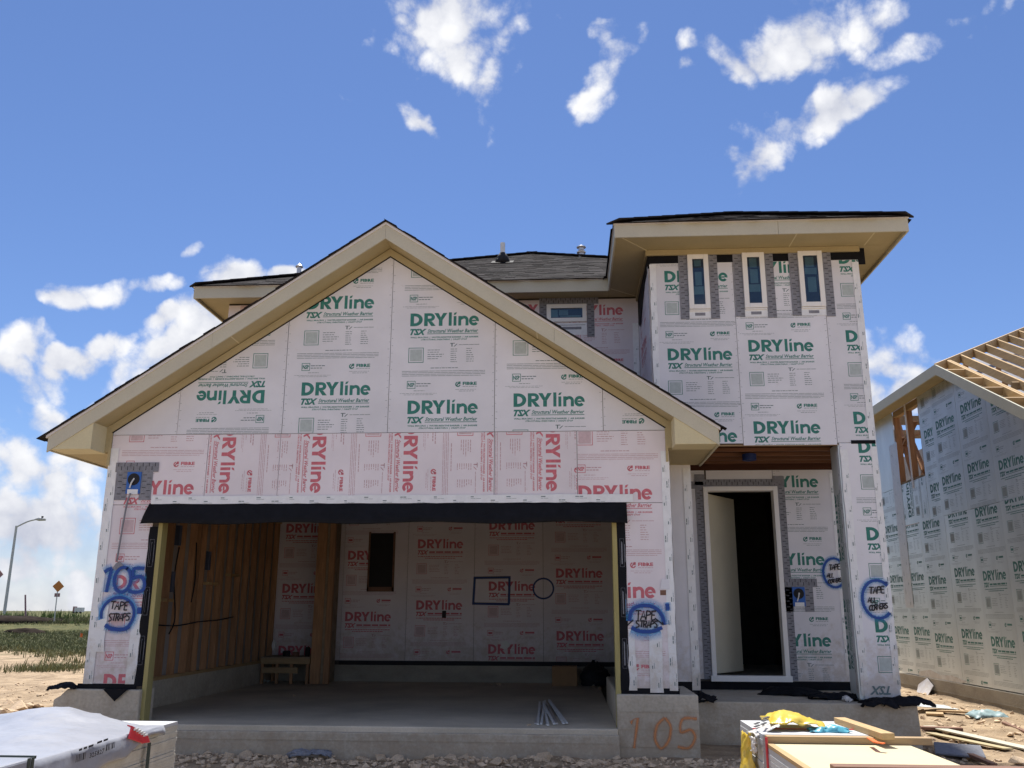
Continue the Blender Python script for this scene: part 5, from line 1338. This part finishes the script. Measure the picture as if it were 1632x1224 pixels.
mb = MB(); mb.box(e[0]+.0, e[0]+.12, Yl-.06, Yl+.06, e[2]+.13, e[2]+.28); part('photocell', mb, M['black'], t)
mb = MB(); mb.box(bx-.25, bx+.25, Yl-.25, Yl+.25, gz-.3, gz+.12); part('base', mb, M['concrete'], t)
def sign(Yd, cx, cy, half, pole_x, base_y, m, label, yaw, plate=None, pole=True):
    c = onY(cx, cy, Yd); gz = float(gh(c[0], Yd)); s = half
    t = thing('road_sign', (c[0], Yd, gz), label, 'road sign')
    cr, sn = cos(yaw), sin(yaw)
    def P(a, b_, o=0): return (c[0]+a*cr+o*sn, Yd+a*sn-o*cr, c[2]+b_)
    mb = MB(); mb.prism([P(0, s), P(s, 0), P(0, -s), P(-s, 0)], (sn, -cr, 0), .012); pn_ = part('sign_plate', mb, m, t)
    mb = MB(); d = .02; mb.tube([P(0, -s*.9, -.03), P(0, -s-.2, -.03), (c[0], Yd+.03, gz-.1)], .04, 8); part('pole', mb, M['galv_pole'], t)
    if plate:
        mb = MB(); w, h, z = plate; mb.prism([P(-w, z-h), P(w, z-h), P(w, z+h), P(-w, z+h)], (sn, -cr, 0), .012); part('small_plate', mb, M['sign_back'], t)
    return t
sign(55, 93, 934.5, .42, 0, 0, M['sign_orange'], 'orange diamond road sign on a thin post in the far field', .95, (.20, .13, -.62))
sign(30, -6, 915.5, .335, 0, 0, M['sign_back'], 'dull maroon diamond sign cut off at the left edge of the photo', .0, (.12, .11, -.55))
a, b = onY(43, 975, 57), onY(41, 948, 57); gz = float(gh(a[0], 57))
mb = MB(); mb.tube([(a[0], 57, gz-.1), (b[0]-.03, 57, b[2])], [.07, .06], 8); o = mb.build('marker_post', M['sign_back']); rebase(o, (a[0], 57, gz)); tag(o, 'short brown marker post between the street lamp and the orange sign', 'post')
c = onY(128, 975, 330); gz = float(gh(c[0], 330))
t = thing('truck', (c[0], 330, gz), 'tiny grey truck on the horizon beside the house corner', 'truck')
mb = MB().box(c[0]-1.9, c[0]+1.0, 329, 331, gz+.5, gz+2.2); part('body', mb, M['metal'], t); mb = MB().box(c[0]-2.6, c[0]-1.9, 329.1, 330.9, gz+.5, gz+2.6); part('cab', mb, M['sign_back'], t)
for x in (-2.2, -.9, .6):
    mb = MB(); mb.tube([(c[0]+x, 328.9, gz+.35), (c[0]+x, 329.3, gz+.35)], .4, 14); part('wheel', mb, M['black'], t)
q = G(126, 1022); t = thing('marker_flag', tuple(q), 'small orange survey flag in the grass beside the house corner', 'flag')
mb = MB(); mb.tube([(q[0], q[1], q[2]-.02), (q[0]+.02, q[1], q[2]+.42)], .006, 6); part('wire', mb, M['metal'], t)
mb = MB(); mb.add([(q[0]+.02, q[1], q[2]+.40), (q[0]+.18, q[1]-.05, q[2]+.36), (q[0]+.16, q[1]-.02, q[2]+.18), (q[0]+.015, q[1], q[2]+.22)], [(0, 1, 2, 3)]); part('flag', mb, M['orange'], t)
q = G(134, 1004); mb = MB(); mb.prism([(q[0]-.35, q[1], q[2]), (q[0]+.3, q[1], q[2]), (q[0]+.2, q[1]+.25, q[2]+.22), (q[0]-.1, q[1]+.3, q[2]+.3)], (0, -.7, .7), .02); o = mb.build('paper_scrap', M['tape_white']); rebase(o, q); tag(o, 'white scrap of paper lying in the grass behind the survey flag', 'scrap')

# ================================================================== FOREGROUND LEFT: wrapped stack of boards
LX0, LX1, LY0, LY1, LZ = 1.05, 2.386, -6.6, -3.05, 0.0
t = thing('board_stack', (1.7, -4.8, float(gh(1.7, -4.8))), 'stack of pale boards with a red corner guard, half under white plastic wrap', 'board stack')
zb = LZ-.0; n = 30; hgt = .021
bmesh_board = None
for k in range(n):
    z1 = LZ-k*(hgt+.0012)-.001; dx = random.uniform(-.004, .004); dy = random.uniform(-.006, .006)
    mb = MB().box(LX0, LX1+dx, LY0, LY1+dy, z1-hgt, z1); o = part('board', mb, M['board_edge'] if k else M['board_white'], t)
for yy in (-3.4, -4.6, -6.0):
    mb = MB().box(LX0, LX1, yy-.05, yy+.05, -.74, LZ-n*.0222-.002); part('skid', mb, M['wood_x'], t)
# plastic wrap draped over the top with a bulge, torn hem on the right side
us = np.linspace(LX0-.15, LX1+.03, 46); vs_ = np.linspace(LY0-.1, LY1-.0, 70)
def wrap_h(x, y):
    m = .080*np.exp(-(((x-1.62)/.36)**2+((y+3.42)/.42)**2)) + .045*np.exp(-(((x-1.15)/.35)**2+((y+3.6)/.5)**2)) + .035*np.exp(-(((x-1.8)/.5)**2+((y+4.3)/.5)**2))
    cr = .010*np.sin(x*9+y*3+4*vnoise(x, y, 2.2, 77))+.035*fbm(x, y, 3, 78)+.04*np.abs(fbm(x, y, 7, 79))+.03*np.abs(fbm(x*.6+y*.8, y*.6-x*.8, 4.5, 80))
    edge = np.clip((LX1-.02-x)/.3, 0, 1)
    return .008+m*np.clip((LX1-x)/.35, 0, 1)+np.maximum(cr, -.006)*(.25+.75*edge)
nu, nv = len(us), len(vs_)
def back_edge(x): return LY1+.03 - (.34*np.clip((x-1.78)/.5, 0, 1)**.8)
UU_, TT2 = np.meshgrid(us, np.linspace(0, 1, nv)); XX = UU_.ravel(); YY = LY0-.1+(back_edge(XX)-(LY0-.1))*TT2.ravel()
V = list(map(tuple, np.stack([XX, YY, LZ+wrap_h(XX, YY)-.5*np.maximum(0, LX0-XX)], 1).tolist()))
F = [(j*nu+i, j*nu+i+1, (j+1)*nu+i+1, (j+1)*nu+i) for j in range(nv-1) for i in range(nu-1)]
# drape down the right side
hem = lambda y: .05+.10*ss(-3.45, -4.2, y)+.14*ss(-4.1, -4.8, y)+.02*sin(y*11)
b0_ = len(V); nd = 9
for j in range(nv):
    x0, y0, z0 = V[j*nu+nu-1]
    for d in range(1, nd):
        f = d/(nd-1); V.append((LX1+.028+.02*sin(f*2.6)*abs(sin(y0*5))+.004*sin(y0*31+f*3), y0+.02*f*sin(y0*9), z0-.004-hem(y0)*f))
for j in range(nv-1):
    for d in range(nd-1):
        a = (j*nu+nu-1) if d == 0 else b0_+j*(nd-1)+d-1; a2 = ((j+1)*nu+nu-1) if d == 0 else b0_+(j+1)*(nd-1)+d-1
        F.append((a, b0_+j*(nd-1)+d, b0_+(j+1)*(nd-1)+d, a2))
w_ = mkobj('plastic_wrap', V, F, M['wrap'], t, smooth=True); sm = w_.modifiers.new('thick', 'SOLIDIFY'); sm.thickness = .003
# barcodes and number printed on the drape
pr = Plane((LX1+.062, 0, 0), (0, 1, 0), (0, 0, 1)); Ts = []; rs = random.Random(4)
ya, yb = onX(120, 1212, LX1+.06), onX(182, 1189, LX1+.06)
L_ = abs(yb[1]-ya[1]); sl_ = (yb[2]-ya[2])/(yb[1]-ya[1])
def prl(T): T = T.copy(); T[..., 1] += T[..., 0]*sl_; T[..., 0] += ya[1]; T[..., 1] += ya[2]; return T
for (x0, x1, y0, y1) in ((0, L_*.24, -.012, .028), (L_*.76, L_*.88, -.010, .026), (L_*.90, L_*1.0, -.010, .026)):
    x = x0
    while x < x1: wv = rs.choice((.006, .01, .016)); Ts.append(prl(rect2(x, y0, min(x+wv, x1), y1))); x += wv+rs.choice((.006, .009))
Ts += [prl(ftext('325827', L_*.34, -.016, L_*.72, .026, .02)), prl(words(L_*.05, L_*.42, .045, .012, rs, .03, .06, .015)), prl(words(L_*.5, L_*.8, .05, .012, rs, .03, .06, .015))]
T = np.concatenate(Ts); flat_mesh('printed_lettering', T, np.zeros(len(T), int), pr, .001, [M['ink_black']], w_)
# red corner guard with its strap
ga_ = onX(212, 1158, LX1); 
pts = [onX(211, 1157, LX1+.045), onX(236, 1172, LX1+.055), onX(240, 1183, LX1+.055), onX(228, 1185, LX1+.05), onX(206, 1177, LX1+.05)]
mb = MB(); mb.prism(pts, (1, 0, 0), .012); cg = part('corner_guard', mb, M['red'], t, bevel=.004)
tp = [pts[0]+np.array((-.035, .0, .008)), pts[1]+np.array((-.03, .0, .008)), pts[1], pts[0]]; mb = MB(); mb.prism(tp, (0, 0, 1), .008); part('guard_flange', mb, M['red'], cg)
mb = MB(); 
for k in range(5):
    f = .15+.16*k; p = pts[0]*(1-f)+pts[1]*f; mb.box(LX1+.055, LX1+.062, p[1]-.03, p[1]+.03, p[2]-.016, p[2]-.006)
part('worn_print', mb, M['pvc'], cg)
sy = onX(229, 1190, LX1)[1]; mb = MB(); mb.box(LX1+.034, LX1+.040, sy-.02, sy+.02, -.74, onX(229, 1184, LX1)[2]); part('strap', mb, M['strap_green'], t)
# ragged ribbons of torn wrap under the hem
for k in range(5):
    y = -4.92+.14*k; mb = MB(); p = smooth_path([(LX1+.05, y, -.20), (LX1+.07, y+.05, -.30), (LX1+.04, y-.03, -.42), (LX1+.06, y-.10, -.55)], 5); mb.tube(p, .012, 6); part('torn_wrap', mb, M['strap_green'], t, smooth=True)
# nearer bundle under the same kind of wrap
t = thing('board_bundle', (1.6, -5.9, float(gh(1.6, -5.9))), 'white wrapped bundle with two dark straps at the bottom left corner of the photo', 'board bundle')
c = onZ(57, 1206, .055); cx_, cy_ = c[0], c[1]
mb = MB(); mb.box(cx_-1.3, cx_, cy_-1.6, cy_, -.62, .052); part('wrapped_boards', mb, M['wrap'], t, bevel=.012)
for px in (45.5, 51.5):
    q = onX(px, 1214, cx_); f = (px-44)/12
    mb = MB().box(cx_-.0005, cx_+.004, q[1]-.012, q[1]+.012, -.62, .057); part('strap', mb, M['strap_green'], t)
mb = MB().box(cx_-1.3, cx_+.001, cy_-.004, cy_+.005, .046, .060); part('fold', mb, M['strap_green'], t)
for yy in (cy_-.3, cy_-1.3): mb = MB().box(cx_-1.3, cx_, yy-.05, yy+.05, -.72, -.621); part('skid', mb, M['wood_x'], t)

# ================================================================== FOREGROUND RIGHT: trim boards, lumber
RX0, RX1 = 6.545, 7.40
t = thing('board_stack', (7.0, -3.0, float(gh(7.0, -3))), 'pile of white trim boards with a red strap in front of the porch', 'board stack')
mb = None
for k in range(16):
    z1 = -.001-k*.036; dx = random.uniform(-.005, .005); dy = random.uniform(-.004, .004)
    mb = MB().box(RX0+dx, RX1-.06, -3.40, -2.60+dy, z1-.0345, z1); part('board', mb, M['board_white'], t)
mb = MB().box(RX0-.007, RX1-.05, -3.12, -3.10, .0, .004); part('strap', mb, M['red'], t)
for yy in (-2.75, -3.3): mb = MB().box(RX0, RX1-.06, yy-.045, yy+.045, -.70, -.578); part('skid', mb, M['wood_x'], t)
t = thing('board_stack', (7.05, -4.9, float(gh(7.05, -4.9))), 'pile of cream topped boards edged with lumber at the bottom right of the photo', 'board stack')
CZ_ = -.048
mb = MB().box(RX0+.055, 7.475, -6.3, -3.49, CZ_-.02, CZ_); part('top_sheet', mb, M['cream_sheet'], t, bevel=.003)
for k in range(15):
    z1 = CZ_-.023-k*.036; dx = random.uniform(-.004, .004); dy = random.uniform(-.004, .004)
    mb = MB().box(RX0+.012+dx, 7.45, -6.3, -3.50+dy, z1-.034, z1); part('board', mb, M['board_white'], t)
mb = MB().box(RX0+.010, RX0+.052, -6.3, -3.49, CZ_-.021, CZ_+.002); part('edge_strip', mb, M['wood_y'], t, bevel=.002)
for yy in (-3.8, -5.9): mb = MB().box(RX0+.02, 7.45, yy-.045, yy+.045, -.73, CZ_-.565); part('skid', mb, M['wood_x'], t)
mb = MB(); mb.tube([(RX0+.004, -3.515, -.60), (RX0+.003, -3.51, -.20), (RX0+.004, -3.505, -.006)], .009, 6); part('strap', mb, M['red'], t)
mb = MB().box(RX0+.015, 7.62, -3.485, -3.405, -.046, -.003); o = mb.build('lumber_plank', M['wood_x'], bevel=.003); rebase(o, (7.08, -3.44, -.046)); tag(o, 'brown plank lying across the pile between the white and the cream boards', 'plank')
p, q = onZ(1334, 1148, .02), onZ(1408, 1174, .02); mb = MB(); mb.beam((p[0]+.02, p[1], .021), (q[0]+.03, q[1], .021), .085, .040); o = mb.build('lumber_plank', M['wood_y'], bevel=.003); rebase(o, ((p[0]+q[0])/2, (p[1]+q[1])/2, .001)); tag(o, 'yellow pine plank slanting along the far right edge of the white boards', 'plank')
p = onZ(1322, 1219, -.02); mb = MB().box(p[0], 7.9, p[1]-.10, p[1], CZ_+.001, CZ_+.036); o = mb.build('lumber_plank', M['wood_brown'], bevel=.006); rebase(o, (7.3, p[1]-.05, CZ_)); tag(o, 'dark reddish plank lying across the cream sheet at the bottom edge', 'plank')
# orange red strap tail on the plank
p1, p2, p3 = onZ(1385, 1176, .004), onZ(1396, 1183, .006), onZ(1409, 1185, .004)
mb = MB(); mb.beam(p1, p2, .03, .006); mb.beam(p2, p3, .035, .006); o = mb.build('strap_end', M['orange']); rebase(o, p2); tag(o, 'orange red strap end lying over the brown cross plank', 'strap')
# yellow plastic hanging over the left corner
def crumple(name, base, m, parent, seed, amp, n=26, thick=.003):
    """base(u,v) -> point; a crumpled sheet"""
    uu, vv = np.meshgrid(np.linspace(0, 1, n), np.linspace(0, 1, n)); uf, vf = uu.ravel(), vv.ravel()
    D3 = amp*2*np.stack([fbm(uf+seed, vf, 5, seed+9*k) for k in range(3)], 1)
    V = np.array([base(float(u), float(v)) for u, v in zip(uf, vf)]) + D3
    F = [(j*n+i, j*n+i+1, (j+1)*n+i+1, (j+1)*n+i) for j in range(n-1) for i in range(n-1)]
    o = mkobj(name, V, F, m, parent, smooth=True); s_ = o.modifiers.new('thick', 'SOLIDIFY'); s_.thickness = thick; return o
t = thing('plastic_sheet', (6.5, -2.95, -.4), 'yellow plastic packaging with black and white print hanging over the white boards', 'plastic sheet')
crumple('top_fold', lambda u, v: (RX0+.10+.36*u, -3.25+.42*v, .012+.105*math.sin(pi*(.12+.80*v))*(.35+.65*math.sin(pi*min(1, u*.85+.15)))), M['yellow'], t, 3, .03)
crumple('hanging_fold', lambda u, v: (RX0-.03-.05*math.sin(pi*u)-.03*v, -3.25+.30*u+.03*math.sin(8*v), -.03-.62*v), M['yellow'], t, 5, .045)
wp = crumple('printed_fold', lambda u, v: (RX0-.03+.17*u, -3.30+.25*v-.0*u, -.035+.075*u+.02*math.sin(pi*v)), M['tape_white'], t, 7, .02, 14)
crumple('printed_fold', lambda u, v: (RX0-.045-.01*u, -3.40+.13*u, -.03-.10*v), M['tape_white'], t, 12, .02, 12)
mb = MB()
for k, (u, v) in enumerate(((.2, .3), (.45, .2), (.3, .65), (.6, .55), (.75, .8))):
    c = np.array((RX0-.03+.17*u, -3.30+.25*v, -.010+.075*u+.02)); mb.beam(c-np.array((.018, .0, -.0)), c+np.array((.018, .012, .012)), .03, .004)
part('print_mark', mb, M['ink_black'], t)
crumple('teal_wrap', lambda u, v: (RX0+.36+.26*u, -3.30+.16*v, .012+.028*math.sin(pi*u)*math.sin(pi*v)), M['teal'], t, 15, .03, 14)

# ================================================================== IN THE GARAGE
FL = -.37
t = thing('platform', (.58, 5.45, FL), 'low wooden framed platform against the back of the garage beside the studs', 'platform')
mb = MB().box(.16, .99, 5.28, 5.92, .035, .055); part('top', mb, M['osb'], t)
mb = MB().box(.16, .99, 5.285, 5.325, -.055, .034); part('front_rail', mb, M['wood_x'], t); mb = MB().box(.20, .80, 5.25, 5.283, -.20, -.11); part('front_rail', mb, M['wood_x'], t)
for x in (.17, .42, .66, .93):
    mb = MB().box(x, x+.045, 5.286, 5.33, FL, -.057); part('leg', mb, M['wood'], t)
for x in (.17, .93): mb = MB().box(x, x+.045, 5.85, 5.90, FL, .033); part('leg', mb, M['wood'], t)
c = onY(436, 1028, 5.45); mb = MB(); P_ = [(c[0]+.032*cos(a), 5.45, c[2]+.085*sin(a)) for a in np.linspace(0, 2*pi, 22)[:-1]]; mb.prism(P_, (0, -1, 0), .03); o = mb.build('plastic_disc', M['pvc'], bevel=.004); rebase(o, (c[0], 5.46, .055)); tag(o, 'small white oval disc standing on the wooden platform in the garage', 'disc')  # plain white upright oval
for (x, w, h, m, lb) in ((.52, .12, .09, 'black', 'small dark pot on the platform next to the white disc'), (.68, .10, .07, 'wood_brown', 'brown block of wood in the middle of the platform'), (.88, .08, .15, 'black', 'tall dark can at the post end of the platform')):
    mb = MB(); mb.tube([(x, 5.5, .056), (x, 5.5, .056+h*.85), (x, 5.5, .056+h)], [w*.5, w*.55, w*.4], 12); o = mb.build('can' if m == 'black' else 'block', M[m], smooth=False); rebase(o, (x, 5.5, .056)); tag(o, lb, 'can' if m == 'black' else 'block')
q = onZ(405, 1088, FL); o = crumple('paper_scrap', lambda u, v: (q[0]-.2+.4*u, q[1]-.15+.3*v, FL+.01+.06*math.sin(pi*u)), M['sheath_silver'], None, 23, .05, 10); rebase(o, (q[0], q[1], FL)); tag(o, 'crumpled pale paper on the garage floor before the platform', 'paper')
a, b = onZ(877, 1093, FL), onZ(917, 1093, FL)
t = thing('cardboard_box', ((a[0]+b[0])/2, 5.5, FL), 'brown cardboard box standing at the back wall of the garage', 'box')
mb = MB().box(a[0]+.03, b[0]+.03, 5.32, 5.70, FL+.002, FL+.30); part('box_body', mb, M['cardboard'], t, bevel=.004)
mb = MB(); mb.box(a[0]+.03, b[0]+.03, 5.314, 5.319, FL+.235, FL+.302); part('box_flap', mb, M['cardboard'], t)
a, b = onZ(925, 1094, FL), onZ(966, 1094, FL)
o = crumple('trash_bag', lambda u, v: ((a[0]+b[0])/2+.03+.24*(1-.35*v*v)*cos(2*pi*u)*min(1, 3*(1-v)+.05), 5.45+.2*sin(2*pi*u)*min(1, 3*(1-v)+.05), FL+.01+.36*v), M['black'], None, 31, .06, 22); rebase(o, ((a[0]+b[0])/2, 5.45, FL)); tag(o, 'black trash bag slumped beside the cardboard box in the garage', 'bag')
q0_, q1_ = onZ(880, 1105, FL), onZ(876, 1157, FL)
for k in range(9):
    f = (k-4)/4; x1 = q1_[0]+.17*f+random.uniform(-.02, .02); x0 = q0_[0]-.06+.05*f+random.uniform(-.03, .03); y1 = q1_[1]+.10*abs(f)+random.uniform(-.06, .04)-.02*f; y0 = y1+random.uniform(1.6, 2.4)
    mb = MB(); z = FL+.012+.010*(k % 3); mb.beam((x1, y1, FL+.010+.001*k), (x0, y0, z+.02), .026, .012); o = mb.build('white_strip', M['pvc'] if k % 3 else M['metal']); rebase(o, (x1, y1, FL)); tag(o, 'thin white strip in the fan of strips on the garage floor', 'strip', 'white strips fanned out on the garage floor')
for (px, py, s) in ((795, 1092, .05), (783, 1092, .04), (945, 1095, .05), (956, 1098, .05), (468, 1110, .03), (843, 1156, .03)):
    q = onZ(px, py, FL); rock(q[0], q[1], s, 'small pale crumb of rubble on the garage floor', 'crumbs of rubble on the garage floor', FL)

# ================================================================== SCRAPS OF BLACK MEMBRANE AND DEBRIS
def rag(c, sx, sy, h, seed, label, m='membrane', rot=0., name='membrane_scrap', amp=.05):
    c = np.array(c, float); cr, sn = cos(rot), sin(rot)
    f = lambda u, v: (c[0]+(u-.5)*sx*cr-(v-.5)*sy*sn, c[1]+(u-.5)*sx*sn+(v-.5)*sy*cr, c[2]+.012+h*math.sin(pi*u)**.5*math.sin(pi*v)**.5)
    o = crumple(name, f, M[m], None, seed, amp, 18, .004); rebase(o, c); return tag(o, label, 'membrane scrap' if m == 'membrane' else 'scrap')
rag((-.19, -.02, -.035), .30, .2, .05, 41, 'black membrane scrap bunched on the left end of the garage foundation', amp=.03)
rag((6.72, .98, -.185), .36, .3, .07, 43, 'black membrane roll at the foot of the narrow wall left of the porch')
mb = MB(); mb.add([(.28, -.095, -.03), (.55, -.10, -.03), (.42, -.098, -.15), (.28, -.02, -.028), (.55, -.02, -.028)], [(0, 2, 1), (3, 0, 1, 4)]); o = mb.build('membrane_scrap', M['membrane']); rebase(o, (.42, -.05, -.03)); tag(o, 'black pointed membrane flap hanging over the left foundation block', 'membrane scrap')
rag((7.98, 1.9, -.185), .75, .30, .07, 45, 'long black membrane scrap lying diagonally on the porch slab', rot=-.35)
rag((8.35, 1.45, -.187), .55, .30, .05, 46, 'flat dark membrane scrap in the middle of the porch slab')
rag((8.72, .95, -.225), .42, .26, .07, 47, 'black membrane bundle hanging over the porch edge below the column'); rag((9.02, .98, -.21), .55, .26, .07, 48, 'black membrane roll right of the porch column')
rag((8.55, 1.28, -.188), .16, .16, .06, 49, 'dark membrane lump at the left foot of the porch column')
rag((8.42, 1.12, -.19), .10, .08, .05, 50, 'small white paper ball on the porch slab near the column', 'tape_white', name='paper_ball', amp=.03)
mb = MB().box(8.05, 8.55, 1.75, 2.1, -.183, -.168); o = mb.build('board_scrap', M['wood_x'], bevel=.003); rebase(o, (8.3, 1.9, -.183)); tag(o, 'small pale board lying on the porch slab by the sill', 'board')
mb = MB(); mb.tube(smooth_path([(6.78, .92, -.19), (6.70, .90, -.2), (6.63, .915, -.30), (6.66, .91, -.36)], 5), .008, 6); o = mb.build('cable_end', M['black']); rebase(o, (6.7, .92, -.2)); tag(o, 'short black cable end hanging over the porch edge', 'cable')
q = G(463/1, 1205); rag((q[0]+.25, -.30, float(gh(q[0], -.3))+.02), .42, .14, .04, 51, 'grey blue scrap of membrane on the gravel at the garage slab', 'tape_grey', name='grey_scrap')
def plankpx(a, b, w, h, m, label, z=None, cat='plank'):
    p, q = G(*a), G(*b); p = np.array(p); q = np.array(q); p[2] += h/2+.012; q[2] += h/2+.012
    mb = MB(); mb.beam(p, q, w, h); o = mb.build('lumber_plank', M[m], bevel=.003); rebase(o, ((p+q)/2)); return tag(o, label, cat)
plankpx((1480, 1160), (1650, 1199), .16, .02, 'trim', 'long pale trim board on the dirt, the upper of two beside the porch')
plankpx((1482, 1171), (1608, 1197), .12, .018, 'soffit', 'long pale trim board on the dirt, the lower of two beside the porch')
plankpx((1468, 1164), (1534, 1166), .14, .04, 'wood_brown', 'grey weathered plank on the dirt behind the two trim boards')
plankpx((1494, 1136), (1548, 1138), .10, .03, 'wood_x', 'thin tan board lying at the foot of the neighbouring house')
plankpx((1476, 1140), (1504, 1141), .28, .03, 'wood_x', 'short yellow board beside the corner of the porch slab')
plankpx((1530, 1200), (1585, 1224), .07, .035, 'wood_brown', 'thin reddish stick on the dirt beside the cream boards')
plankpx((1600, 1155), (1640, 1172), .06, .03, 'wood_brown', 'thin dark stick on the dirt by the neighbouring foundation')
plankpx((12, 1131), (58, 1130), .10, .04, 'wood_x', 'pale yellow plank on the rubble heap left of the house')
plankpx((34, 1150), (40, 1140), .09, .04, 'wood_x', 'short pale wood offcut standing out of the rubble heap')
p = G(1516, 1205); mb = MB(); mb.prism([(p[0]-.22, p[1]-.12, p[2]+.05), (p[0]+.24, p[1]-.35, p[2]+.04), (p[0]+.34, p[1]+.0, p[2]+.12), (p[0]-.08, p[1]+.26, p[2]+.12)], (0, -.3, 1), .02); o = mb.build('sheet_scrap', M['tape_grey'], bevel=.003); rebase(o, p); tag(o, 'grey square sheet scrap on the dirt beside the cream boards', 'sheet')
p = G(1470, 1134); mb = MB(); mb.prism([(p[0]-.15, p[1]-.2, p[2]+.10), (p[0]+.5, p[1]-.2, p[2]+.06), (p[0]+.45, p[1]+.25, p[2]+.08), (p[0]-.1, p[1]+.25, p[2]+.12)], (0, -.1, 1), .012); o = mb.build('sheet_scrap', M['sheath_silver'], bevel=.002); rebase(o, p); tag(o, 'pale grey sheet lying at the corner of the porch slab', 'sheet')
p0_, p1_ = onX(1480, 1116, XN-.10), onX(1474, 1086, XN-.06)
mb = MB(); mb.prism([(XN-.30, p0_[1]+.20, p0_[2]-.06), (XN-.34, p0_[1]-.30, p0_[2]-.06), (XN-.06, p0_[1]-.20, p1_[2]-.05), (XN-.05, p0_[1]+.1, p1_[2]+.07), (XN-.06, p0_[1]+.55, p1_[2]-.08)], unit((-1, 0, .3)), .01); o = mb.build('sheet_scrap', M['sheath'], bevel=.002); rebase(o, (XN-.3, p0_[1], p0_[2]-.06)); tag(o, 'white sheet scrap leaning against the foundation of the neighbouring house', 'sheet')
q = G(1574, 1142); rag((q[0], q[1], q[2]), .5, .4, .08, 61, 'light blue crumpled plastic on the dirt between the houses', 'film', name='plastic_scrap')

ORD = 'first second third fourth fifth sixth seventh eighth ninth tenth eleventh twelfth thirteenth fourteenth fifteenth sixteenth seventeenth eighteenth nineteenth twentieth twenty-first twenty-second twenty-third twenty-fourth twenty-fifth twenty-sixth twenty-seventh'.split()
def number_row(group, fmt):
    bpy.context.view_layer.update()
    oo = [o for o in COL.objects if o.get('group') == group]
    oo.sort(key=lambda o: _px(np.array(o.matrix_world.translation)))
    for k, o in enumerate(oo): o['label'] = fmt % ORD[k]
number_row('limestone rocks along the garage slab', '%s pale limestone rock from the left along the foot of the garage slab')
number_row('stones of the rubble heap left of the house', '%s tan stone from the left in the rubble heap beyond the wrapped stack')
number_row('stones on the dirt between the houses', '%s brown stone from the left on the bare dirt between the houses')
number_row('white strips fanned out on the garage floor', '%s thin white strip from the left in the fan on the garage floor')
number_row('crumbs of rubble on the garage floor', '%s small pale crumb of rubble from the left on the garage floor')
